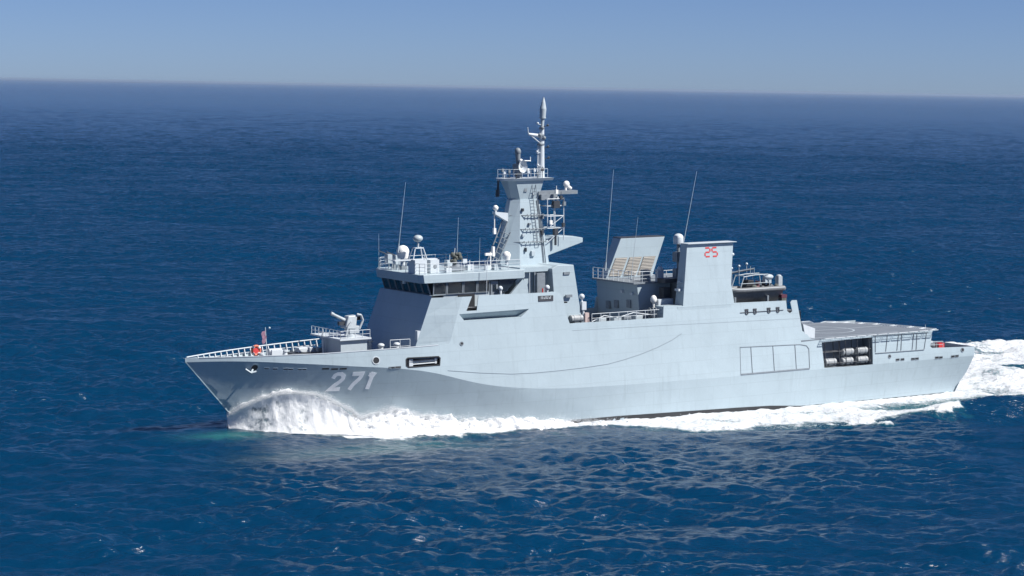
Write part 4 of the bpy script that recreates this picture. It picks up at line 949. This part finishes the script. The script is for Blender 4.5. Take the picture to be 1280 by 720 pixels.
SWELL = wave_tile(512, 557.0, 3, 5.0, 30.0, .17, (.42, .9), 3.0, .8)
CHOP = wave_tile(512, 149.0, 5, 1.0, 4.2, .118, (.58, .81), 2.6, .42)
MID = wave_tile(512, 263.0, 6, 2.6, 13.0,   .12, (.35, .93), 2.0, .55)
RIP = wave_tile(512, 71.0, 8, .45, 2.4, .062, (.52, .85), 1.6, .32)
NZ1 = wave_tile(512, 97.0, 21, .8, 14.0, 1.0, (1, 0), 0.0, 0)[0]
NZ2 = wave_tile(512, 31.0, 22, .25, 2.2, 1.0, (1, 0), 0.0, 0)[0]

def tab(t, x): return np.interp(x, [a for a, b in t], [b for a, b in t])
FOAM_PORT = [(4, 1.0), (7, 4.0), (9.6, 5.4), (13, 7.2), (16, 7.8), (21, 8.6), (28, 9.4), (35, 9.2), (41, 8.6), (44, 11.5), (47, 15.8), (53, 17.5), (61, 19.0), (66, 20.0), (74, 18.6), (80, 17.4), (86, 16.4), (94, 15.6), (110, 16), (140, 19), (220, 22), (400, 40)]
FOAM_STB = [(4, 1.0), (7, 4.0), (16, 7.8), (41, 9), (47, 15.8), (66, 20), (90, 22), (105, 25), (118, 28), (135, 33), (220, 48), (400, 70)]
def hull_b(x): return np.interp(x, [5, 8, 12, 16, 20, 25, 30, 40, 60, 80, 89, 89.5], [0, 1.1, 2.4, 3.4, 4.3, 5.2, 5.8, 6.5, 6.7, 6.1, 5.4, 0])
def sea_fields(x, y):
    """foam amount and height of the ship's own waves"""
    out = np.where(y < 0, tab(FOAM_PORT, x), tab(FOAM_STB, x)); a = np.abs(y)
    n1 = sample(NZ1, 97.0, x, y); n2 = sample(NZ2, 31.0, x, y)
    wd_ = sstep(38, 60, x); edge = (out - a) + n1 * (.35 + .7 * wd_) + n2 * (.25 + .3 * wd_)
    core = sstep(0, 1, (edge + .25 + 1.0 * wd_) / (1.5 + 3.0 * wd_)) * sstep(4, 6.5, x)
    fade = 1 - .55 * sstep(150, 420, x)
    rim = .72 + .16 * np.exp(-((out - a) / 1.6) ** 2) + .16 * np.exp(-((a - hull_b(x)) / 2.0) ** 2) + .10 * n1 * sstep(40, 60, x)
    # bluer gaps between hull foam and outer crest aft
    hb_ = np.where(x > 88, 5.4 + (x - 88) * .06, hull_b(x)); gap = sstep(58, 74, x) * sstep(112, 90, x) * np.exp(-((a - hb_ - 5.2) / 2.0) ** 2) * (y < 0)
    gap2 = sstep(92, 98, x) * np.exp(-((y + 1.0 - .10 * (x - 90)) / 1.6) ** 2) * .30
    f = core * np.clip(rim - .26 * gap - gap2, 0, 1) * fade
    # ragged outer traces of old foam
    lace = sstep(-7, 0, out - a) * sstep(.7, 1.9, n1 + .5 * n2) * .42 * sstep(6, 14, x) * (a > out)
    f = np.maximum(f, lace)
    h = .95 * np.exp(-((x - 7) / 9.0) ** 2) * np.exp(-(np.maximum(a - 2, 0) / 4.5) ** 2)
    h += .45 * np.exp(-((x - 21) / 9.0) ** 2) * np.exp(-((a - 5) / 4.0) ** 2)
    h += core * sstep(12, 24, x) * (.16 + .12 * sstep(60, 72, x) + .13 * n1 * sstep(40, 55, x) * sstep(0, 3, a - hull_b(x)) + .05 * n2)
    h += 1.5 * np.exp(-((x - 101) / 8.0) ** 2) * np.exp(-((y - 1) / 8) ** 2) + .9 * np.exp(-((x - 120) / 16.0) ** 2) * np.exp(-((y - 14) / 9) ** 2)
    h += .55 * sstep(60, 80, x) * sstep(170, 110, x) * np.exp(-((a - out + .6) / 2.0) ** 2)
    # diverging stern crests just outside the foam on either quarter
    h += 1.15 * sstep(72, 84, x) * sstep(150, 110, x) * (np.exp(-((a - 17.5 - .12 * (x - 80)) / 2.6) ** 2) - .75 * np.exp(-((a - 23.0 - .12 * (x - 80)) / 3.0) ** 2))
    ao = hull_b(x); h *= 1.0
    green = .85 * np.exp(-((x - 2.6) / 3.3) ** 2) * np.exp(-((y + 2.6 + .28 * (x - 2.6)) / 1.5) ** 2) + .35 * np.exp(-((x - 14) / 10) ** 2) * np.exp(-((y + 12) / 3.0) ** 2) + .25 * gap
    slick = np.exp(-((x - 12 - .55 * (-y - 22)) / 10.0) ** 2) * sstep(-8, -14, y) * sstep(-62, -38, y)
    return f, h, np.clip(green, 0, 1), np.clip(slick, 0, 1)

CXY = (cam.location.x, cam.location.y) if False else ((-82.900), (-192.483))
VA = math.atan2(_d.x, _d.y)
dense = np.arange(-R(18), R(18), .0009)
side_l = [R(18)]
while side_l[-1] < R(178.5): side_l.append(side_l[-1] + min(.03, .0009 + (side_l[-1] - R(18)) * .018))
side_a = np.array(side_l)
ang = np.concatenate([-side_a[::-1], dense[1:], side_a]); ang = np.unique(np.round(ang, 6))
rr_ = [2.0]
while rr_[-1] < 120: rr_.append(rr_[-1] + max(.8, rr_[-1] * .05))
while rr_[-1] < 420: rr_.append(rr_[-1] + .27)
while rr_[-1] < 1200: rr_.append(rr_[-1] * 1.0008 + .0)
while rr_[-1] < 120000: rr_.append(rr_[-1] * (1.0 + min(.12, .0012 * (rr_[-1] / 1200) ** 1.15)))
rad = np.array(rr_); A_, R_g = np.meshgrid(ang + VA, rad)
X_ = CXY[0] + np.sin(A_) * R_g; Y_ = CXY[1] + np.cos(A_) * R_g
sp_r = np.gradient(rad)[:, None] * np.ones_like(A_); sp_a = np.gradient(ang)[None, :] * R_g; spc = np.maximum(sp_r * .8, sp_a)
Z_ = np.zeros_like(X_); DX = np.zeros_like(X_); DY = np.zeros_like(X_)
patch = .75 + .4 * sample(NZ1, 97.0, X_ / 9, Y_ / 9)
for T, L, rot, lmin, full in ((SWELL, 557.0, 0.0, 9, 1), (SWELL, 809.0, .6, 13, .55), (MID, 263.0, 0.0, 3.4, 1), (CHOP, 149.0, .15, 2.2, 1), (CHOP, 211.0, -.5, 3.1, .5), (RIP, 71.0, .3, 1.0, 1)):
    k = full * np.clip(1.5 - spc / lmin * 1.3, 0, 1) * (1 if lmin > 5 else np.clip(patch, .6, 1.12))
    Z_ += k * sample(T[0], L, X_, Y_, rot)
    dx, dy = sample(T[1], L, X_, Y_, rot), sample(T[2], L, X_, Y_, rot); c, s = math.cos(rot), math.sin(rot)
    DX += k * (dx * c - dy * s); DY += k * (dx * s + dy * c)
F_, H_, G_, S_ = sea_fields(X_, Y_)
# scattered small whitecaps where choppy crests stack up
wc = sstep(1.35, 1.5, Z_ / .36 * .62 + sample(NZ2, 31.0, X_, Y_ * 1.0) * .05) * sstep(1.9, 2.2, sample(NZ1, 97.0, X_ / 2.2, Y_ / 2.2)) * .75
F_ = np.maximum(F_, wc * (R_g < 900) * (R_g > 260))
calm = 1 - .55 * np.clip(F_, 0, 1) - .25 * S_
near_ship = np.exp(-(np.maximum(0, np.abs(Y_) - 9) / 6) ** 2) * sstep(-6, 6, X_) * sstep(110, 92, X_)
Z_ = Z_ * calm * (1 - .6 * near_ship) + H_; X_ -= 0; Y_ -= 0
X_ = X_ - DX * (1 - .5 * near_ship); Y_ = Y_ - DY * (1 - .5 * near_ship)
nr, na = X_.shape
me = bpy.data.meshes.new('sea'); nv = nr * na
co = np.stack([X_, Y_, Z_], -1).reshape(-1, 3).astype(np.float32)
ii = (np.arange(nr - 1)[:, None] * na + np.arange(na - 1)[None, :]).ravel()
quads = np.stack([ii, ii + na, ii + na + 1, ii + 1], -1)
close = np.arange(nr - 1) * na
quads = np.concatenate([quads, np.stack([close + na - 1, close + 2 * na - 1, close + na, close], -1)]).astype(np.int32)
me.vertices.add(nv); me.vertices.foreach_set('co', co.ravel())
me.loops.add(quads.size); me.loops.foreach_set('vertex_index', quads.ravel())
me.polygons.add(len(quads)); me.polygons.foreach_set('loop_start', np.arange(len(quads), dtype=np.int32) * 4)
me.polygons.foreach_set('use_smooth', np.ones(len(quads), dtype=bool)); me.update(calc_edges=True)
for nm, arr in (('foam', F_), ('aerated', G_), ('slick', S_)):
    at_ = me.attributes.new(nm, 'FLOAT', 'POINT'); at_.data.foreach_set('value', arr.astype(np.float32).ravel())
sea = bpy.data.objects.new('sea', me); COL.objects.link(sea); sea['kind'] = 'structure'

def foam_material(name, water_col, water_rough, aer_col, foam_bias=0.0, scale=1.0, bump=1.0, WN=(.8, 7, .9, (.35, 1.5, 1)), SOFT=(-.10, .28), ROT=-31.4, HG=(.26, .09, .03), FC=(.60, .63, .66), SSS=0):
    m = bpy.data.materials.new(name); m.use_nodes = True; N = m.node_tree.nodes; L = m.node_tree.links; b = N['Principled BSDF']
    def nd(t, **k):
        n = N.new(t)
        for a, v in k.items(): setattr(n, a, v)
        return n
    tc = nd('ShaderNodeTexCoord')
    def noise(sc, det=4, dist=0.0, stretch=None):
        n = nd('ShaderNodeTexNoise'); n.inputs['Scale'].default_value = sc * scale; n.inputs['Detail'].default_value = det; n.inputs['Distortion'].default_value = dist
        if stretch:
            mp = nd('ShaderNodeMapping', vector_type='TEXTURE'); mp.inputs['Scale'].default_value = tuple(1 / q_ for q_ in stretch); mp.inputs['Rotation'].default_value = (0, 0, R(ROT)); L.new(tc.outputs['Object'], mp.inputs[0]); L.new(mp.outputs[0], n.inputs['Vector'])
        else: L.new(tc.outputs['Object'], n.inputs['Vector'])
        return n.outputs[0]
    def math_(op, a, c, clamp=False):
        n = nd('ShaderNodeMath', operation=op); n.use_clamp = clamp
        for i, v in enumerate((a, c)):
            if isinstance(v, (int, float)): n.inputs[i].default_value = v
            else: L.new(v, n.inputs[i])
        return n.outputs[0]
    def attr(nm): n = nd('ShaderNodeAttribute', attribute_name=nm); return n.outputs['Fac']
    fa = attr('foam'); n_ = math_('ADD', math_('MULTIPLY', noise(*WN), .60), math_('MULTIPLY', noise(2.6, 5, .3), .40))
    # foam where attribute beats the noise
    gate = math_('MULTIPLY', fa, 12.0, True)
    t = math_('SUBTRACT', math_('ADD', math_('MULTIPLY', fa, 1.05), foam_bias), n_)
    mr = nd('ShaderNodeMapRange', interpolation_type='SMOOTHSTEP'); mr.inputs['From Min'].default_value = SOFT[0]; mr.inputs['From Max'].default_value = SOFT[1]; L.new(t, mr.inputs[0]); foam = math_('MULTIPLY', mr.outputs[0], gate)
    # thin aerated water: greener where the bubbles lie just under the surface
    ae = math_('ADD', math_('MULTIPLY', fa, .45), math_('MULTIPLY', attr('aerated'), .8), True)
    mx = nd('ShaderNodeMix', data_type='RGBA'); mx.inputs[6].default_value = (*water_col, 1); mx.inputs[7].default_value = (*aer_col, 1); L.new(ae, mx.inputs[0])
    mx2 = nd('ShaderNodeMix', data_type='RGBA'); L.new(mx.outputs[2], mx2.inputs[6]); mx2.inputs[7].default_value = (*FC, 1); L.new(foam, mx2.inputs[0]); L.new(mx2.outputs[2], b.inputs['Base Color'])
    ro = nd('ShaderNodeMapRange'); ro.inputs['To Min'].default_value = water_rough; ro.inputs['To Max'].default_value = .85; L.new(foam, ro.inputs[0]); L.new(ro.outputs[0], b.inputs['Roughness'])
    b.inputs['IOR'].default_value = 1.333
    if SSS:   # sunlight spreads through the water before it comes back out
        b.subsurface_method = 'BURLEY'; iv = nd('ShaderNodeMapRange'); iv.inputs['To Min'].default_value = SSS; iv.inputs['To Max'].default_value = 0; L.new(foam, iv.inputs[0]); L.new(iv.outputs[0], b.inputs['Subsurface Weight'])
        b.inputs['Subsurface Radius'].default_value = (.3, 1, 1); b.inputs['Subsurface Scale'].default_value = 8.0
    hgt = math_('ADD', math_('MULTIPLY', noise(.9, 5, .4, (.55, 1.25, 1)), HG[0]), math_('MULTIPLY', noise(3.0, 5, .5, (.6, 1.3, 1)), HG[1]))
    hgt = math_('ADD', hgt, math_('MULTIPLY', noise(8.0, 3, .3, (.6, 1.2, 1)), HG[2]))
    hgt = math_('ADD', hgt, math_('MULTIPLY', math_('MULTIPLY', foam, n_), .45))
    bu = nd('ShaderNodeBump'); bu.inputs['Strength'].default_value = bump; bu.inputs['Distance'].default_value = 1.0; L.new(hgt, bu.inputs['Height']); L.new(bu.outputs[0], b.inputs['Normal'])
    return m
def add_glow_through(m, k):
    """foam and drops let some of the sunlight through"""
    N = m.node_tree.nodes; L = m.node_tree.links; b = N['Principled BSDF']; out = N['Material Output']
    t = N.new('ShaderNodeBsdfTranslucent'); mx = N.new('ShaderNodeMixShader'); mx.inputs[0].default_value = k
    if b.inputs['Base Color'].links: L.new(b.inputs['Base Color'].links[0].from_socket, t.inputs[0])
    else: t.inputs[0].default_value = b.inputs['Base Color'].default_value
    L.new(b.outputs[0], mx.inputs[1]); L.new(t.outputs[0], mx.inputs[2]); L.new(mx.outputs[0], out.inputs['Surface'])
M_sea = foam_material('sea_water', (.0003, .028, .075), .17, (.03, .17, .16), SSS=.8)
me.materials.append(M_sea)

# ---------------- the bow wave: a sheet of water thrown up along the port and starboard bow
CREST = [(4.26, -.27, 2.44), (4.91, -.96, 3.15), (6.14, -1.75, 3.86), (7.79, -2.55, 4.45), (9.54, -3.15, 4.58), (11.29, -3.75, 4.34), (13.06, -4.36, 3.57), (14.43, -4.97, 2.67), (15.23, -5.37, 2.08), (16.62, -5.57, 2.25), (18.16, -5.87, 2.72), (19.26, -6.17, 2.54), (20.44, -6.38, 1.97), (23.67, -6.78, 1.68), (28.7, -7.18, 1.34), (35.8, -7.39, .80), (40, -7.5, .35), (43, -7.6, .05), (46, -7.6, -.4)]
FOOT = [(4.0, -.6, .8), (5.2, -1.7, .9), (6.9, -3.0, .95), (9.6, -4.9, .95), (12.9, -6.4, .9), (15.8, -7.2, .65), (21.2, -8.2, .45), (27.6, -9.1, .25), (34.9, -9.0, .05), (41, -8.6, -.1), (46, -8.4, -.6)]
def bow_sheet(sgn):
    xs_ = np.arange(4.1, 46, .13); nv_ = 34; V = []; FA = []; AE = []
    cx = [c[0] for c in CREST]; fx_ = [c[0] for c in FOOT]
    for x in xs_:
        yc, zc = np.interp(x, cx, [c[1] for c in CREST]), np.interp(x, cx, [c[2] for c in CREST]); yf_, zf = np.interp(x, fx_, [c[1] for c in FOOT]), np.interp(x, fx_, [c[2] for c in FOOT]) - .25
        yh = -max(0.0, Y(x, max(zc - .6, 0.5)) - .25)
        jag = float(sample(NZ2, 31.0, np.array([x * 1.3 + 5]), np.array([3.0 + sgn]))[0]) * (.12 + .03 * (x > 14)) + float(sample(NZ1, 97.0, np.array([x * 2.2]), np.array([9.0 + sgn * 3]))[0]) * (.05 + .09 * (x > 15)); zc = zc + jag - (.06 + .30 * float(sstep(10, 12.5, x)) * float(sstep(16, 14, x)) if x < 16 else .1)
        for k in range(nv_):
            v = k / (nv_ - 1)
            if v < .72:
                u = v / .72; y = yf_ + (yc - yf_) * (u ** .8) - .35 * math.sin(u * math.pi) * (-1) * (1 if x < 14 else .2); z = zf + (zc - zf) * (u ** 1.25 if x < 14 else u ** .7)
                if x < 14: y -= .30 * max(0, u - .8) / .2 * (1 - u) * 4
            else:
                u = (v - .72) / .28; y = yc + (yh - yc) * u; z = zc - (.15 + .35 * u) * u * min(1.5, zc - zf)
            V.append((x, y, z, v)); 
            if x < 14.5:
                top = 1.1 * math.exp(-((v - .76) / (.25 + .03 * max(0, x - 9))) ** 2); bot = .75 * math.exp(-(v / .13) ** 2); face = .50 + .10 * math.sin(x * 1.7) + .42 * sstep(8.5, 13, x) + .25 * sstep(6, 4.5, x)
                FA.append(min(1.0, max(top, bot, float(face)) + .08)); AE.append(.35 * (1 - top))
            else: FA.append(1.0 if v > .1 else .75); AE.append(.3)
    V = np.array(V); FA = np.array(FA); x, y, z, v = V.T
    am = np.where(x < 14.5, .028, .07) * np.sin(np.clip(v * 1.1, 0, 1) * math.pi) ** .5 + .02
    n = sample(NZ2, 31.0, x * 1.5 + z, z * 1.5 + y, .4); n_b = sample(NZ2, 31.0, x * 3.1 + 9, z * 3.1 + y * 2, 1.1); n_c = sample(NZ1, 97.0, x * 2, z * 2 + y * 2)
    fw = x < 14.5; n_s = sample(NZ2, 31.0, x * 1.3, z * .35 + v * .8, .1); y2 = y - np.where(fw, .05 * n_s + .05 * n_c, am * (n + .7 * n_b + .8 * n_c)); z2 = z + np.where(fw, .02 * n_s, am * (.7 * n_b + .5 * n_c))
    FA = np.clip(FA + .10 * n * (x < 14.5), 0, 1)
    m_ = len(xs_); F = [(i * nv_ + j, (i + 1) * nv_ + j, (i + 1) * nv_ + j + 1, i * nv_ + j + 1) for i in range(m_ - 1) for j in range(nv_ - 1)]
    P3 = np.stack([x, sgn * -y2 if sgn > 0 else y2, z2], -1)
    me_ = bpy.data.meshes.new('bow_wave'); me_.from_pydata(P3.tolist(), [], F); me_.polygons.foreach_set('use_smooth', [True] * len(F))
    a = me_.attributes.new('foam', 'FLOAT', 'POINT'); a.data.foreach_set('value', FA.astype(np.float32)); a = me_.attributes.new('aerated', 'FLOAT', 'POINT'); a.data.foreach_set('value', np.array(AE, np.float32))
    me_.materials.append(M_bow); o = bpy.data.objects.new('bow_wave', me_); COL.objects.link(o)
    tag(o, 'white breaking bow wave curling off the ' + ('near' if sgn < 0 else 'far') + ' side of the ship\'s bow', 'wave', kind='stuff'); return P3, v
M_bow = foam_material('bow_wave_water', (.06, .11, .15), .4, (.14, .22, .27), foam_bias=.10, scale=1.0, bump=.3, WN=(2.2, 8, 1.0, (1.6, 1.2, .45)), SOFT=(-.24, .30), ROT=0, HG=(.02, .012, .006), FC=(.90, .915, .93))
add_glow_through(M_bow, .35)
PP, vv = bow_sheet(-1); bow_sheet(1)
# spray: countless drops above the crests
M_spray = mat('spray_drops', (.9, .92, .94), .6); add_glow_through(M_spray, .5)
pts_ = []; rs = []
g_ = np.random.default_rng(5)
for i in range(60000):
    x = g_.choice([g_.uniform(4.2, 15), g_.uniform(14, 24), g_.uniform(20, 44)], p=[.55, .28, .17])
    yc = np.interp(x, [c[0] for c in CREST], [c[1] for c in CREST]); zc = np.interp(x, [c[0] for c in CREST], [c[2] for c in CREST])
    cl_ = (.5 + .5 * math.sin(x * 2.3 + 2 * math.sin(x * .9))) * (.6 + .9 * max(0, math.sin(x * 9.1 + 3 * math.sin(x * 2.7))) ** 2); up_ = abs(g_.normal()) * (.14 + .14 * cl_) - .02
    if g_.random() < .12: up_ = -g_.random() * (zc - .8)
    pts_.append((x + g_.normal() * .12, yc - .1 + g_.normal() * .22 - (.9 * g_.random() if up_ < -.2 else 0), zc - (.30 if x < 15 else .1) + up_)); rs.append(min(.045, .006 + g_.exponential(.006)))
for i in range(3500):
    x = g_.uniform(44, 135); o_ = np.interp(x, [a for a, b in FOAM_PORT], [b for a, b in FOAM_PORT]); st_b = np.interp(x, [a for a, b in FOAM_STB], [b for a, b in FOAM_STB])
    if g_.random() < .6: y = -(o_ - abs(g_.normal()) * 1.2)
    else: y = g_.uniform(-o_, st_b) if x > 90 else -(hull_b(x) + 2.0 + abs(g_.normal()) * 3.0)
    hh = float(sea_fields(np.array([x]), np.array([float(y)]))[1][0]); pts_.append((x, y, hh + abs(g_.normal()) * .22)); rs.append(min(.05, .01 + g_.exponential(.010)))
pts_ = np.array(pts_); rs = np.array(rs); oc = np.array([(1, 0, 0), (0, 1, 0), (-1, 0, 0), (0, -1, 0), (0, 0, 1), (0, 0, -1)])
vv_ = (pts_[:, None, :] + oc[None] * rs[:, None, None]).reshape(-1, 3)
of = np.array([(0, 1, 4), (1, 2, 4), (2, 3, 4), (3, 0, 4), (1, 0, 5), (2, 1, 5), (3, 2, 5), (0, 3, 5)]); ff_ = (np.arange(len(pts_))[:, None, None] * 6 + of[None]).reshape(-1, 3)
ms_ = bpy.data.meshes.new('spray'); ms_.vertices.add(len(vv_)); ms_.vertices.foreach_set('co', vv_.astype(np.float32).ravel()); ms_.loops.add(ff_.size); ms_.loops.foreach_set('vertex_index', ff_.astype(np.int32).ravel())
ms_.polygons.add(len(ff_)); ms_.polygons.foreach_set('loop_start', np.arange(len(ff_), dtype=np.int32) * 3); ms_.update(calc_edges=True); ms_.materials.append(M_spray)
so = bpy.data.objects.new('spray', ms_); COL.objects.link(so); tag(so, 'fine white spray flying off the bow wave and wake along the hull', 'spray', kind='stuff')

# ---------------- the air: pale sea haze
hz_ = MB(); hz_.box((-130000, -130000, -6), (130000, 130000, 40)); 
hm = bpy.data.materials.new('haze'); hm.use_nodes = True; hn = hm.node_tree.nodes; hl = hm.node_tree.links
hn.remove(hn['Principled BSDF']); pv = hn.new('ShaderNodeVolumePrincipled'); pv.inputs['Color'].default_value = (.52, .66, .86, 1); pv.inputs['Density'].default_value = 2.8e-5; pv.inputs['Anisotropy'].default_value = .2
hl.new(pv.outputs[0], hn['Material Output'].inputs['Volume'])
ho = hz_.build('haze', hm); ho['kind'] = 'stuff'; ho['label'] = 'pale blue sea haze softening the horizon'; ho.display_type = 'WIRE'
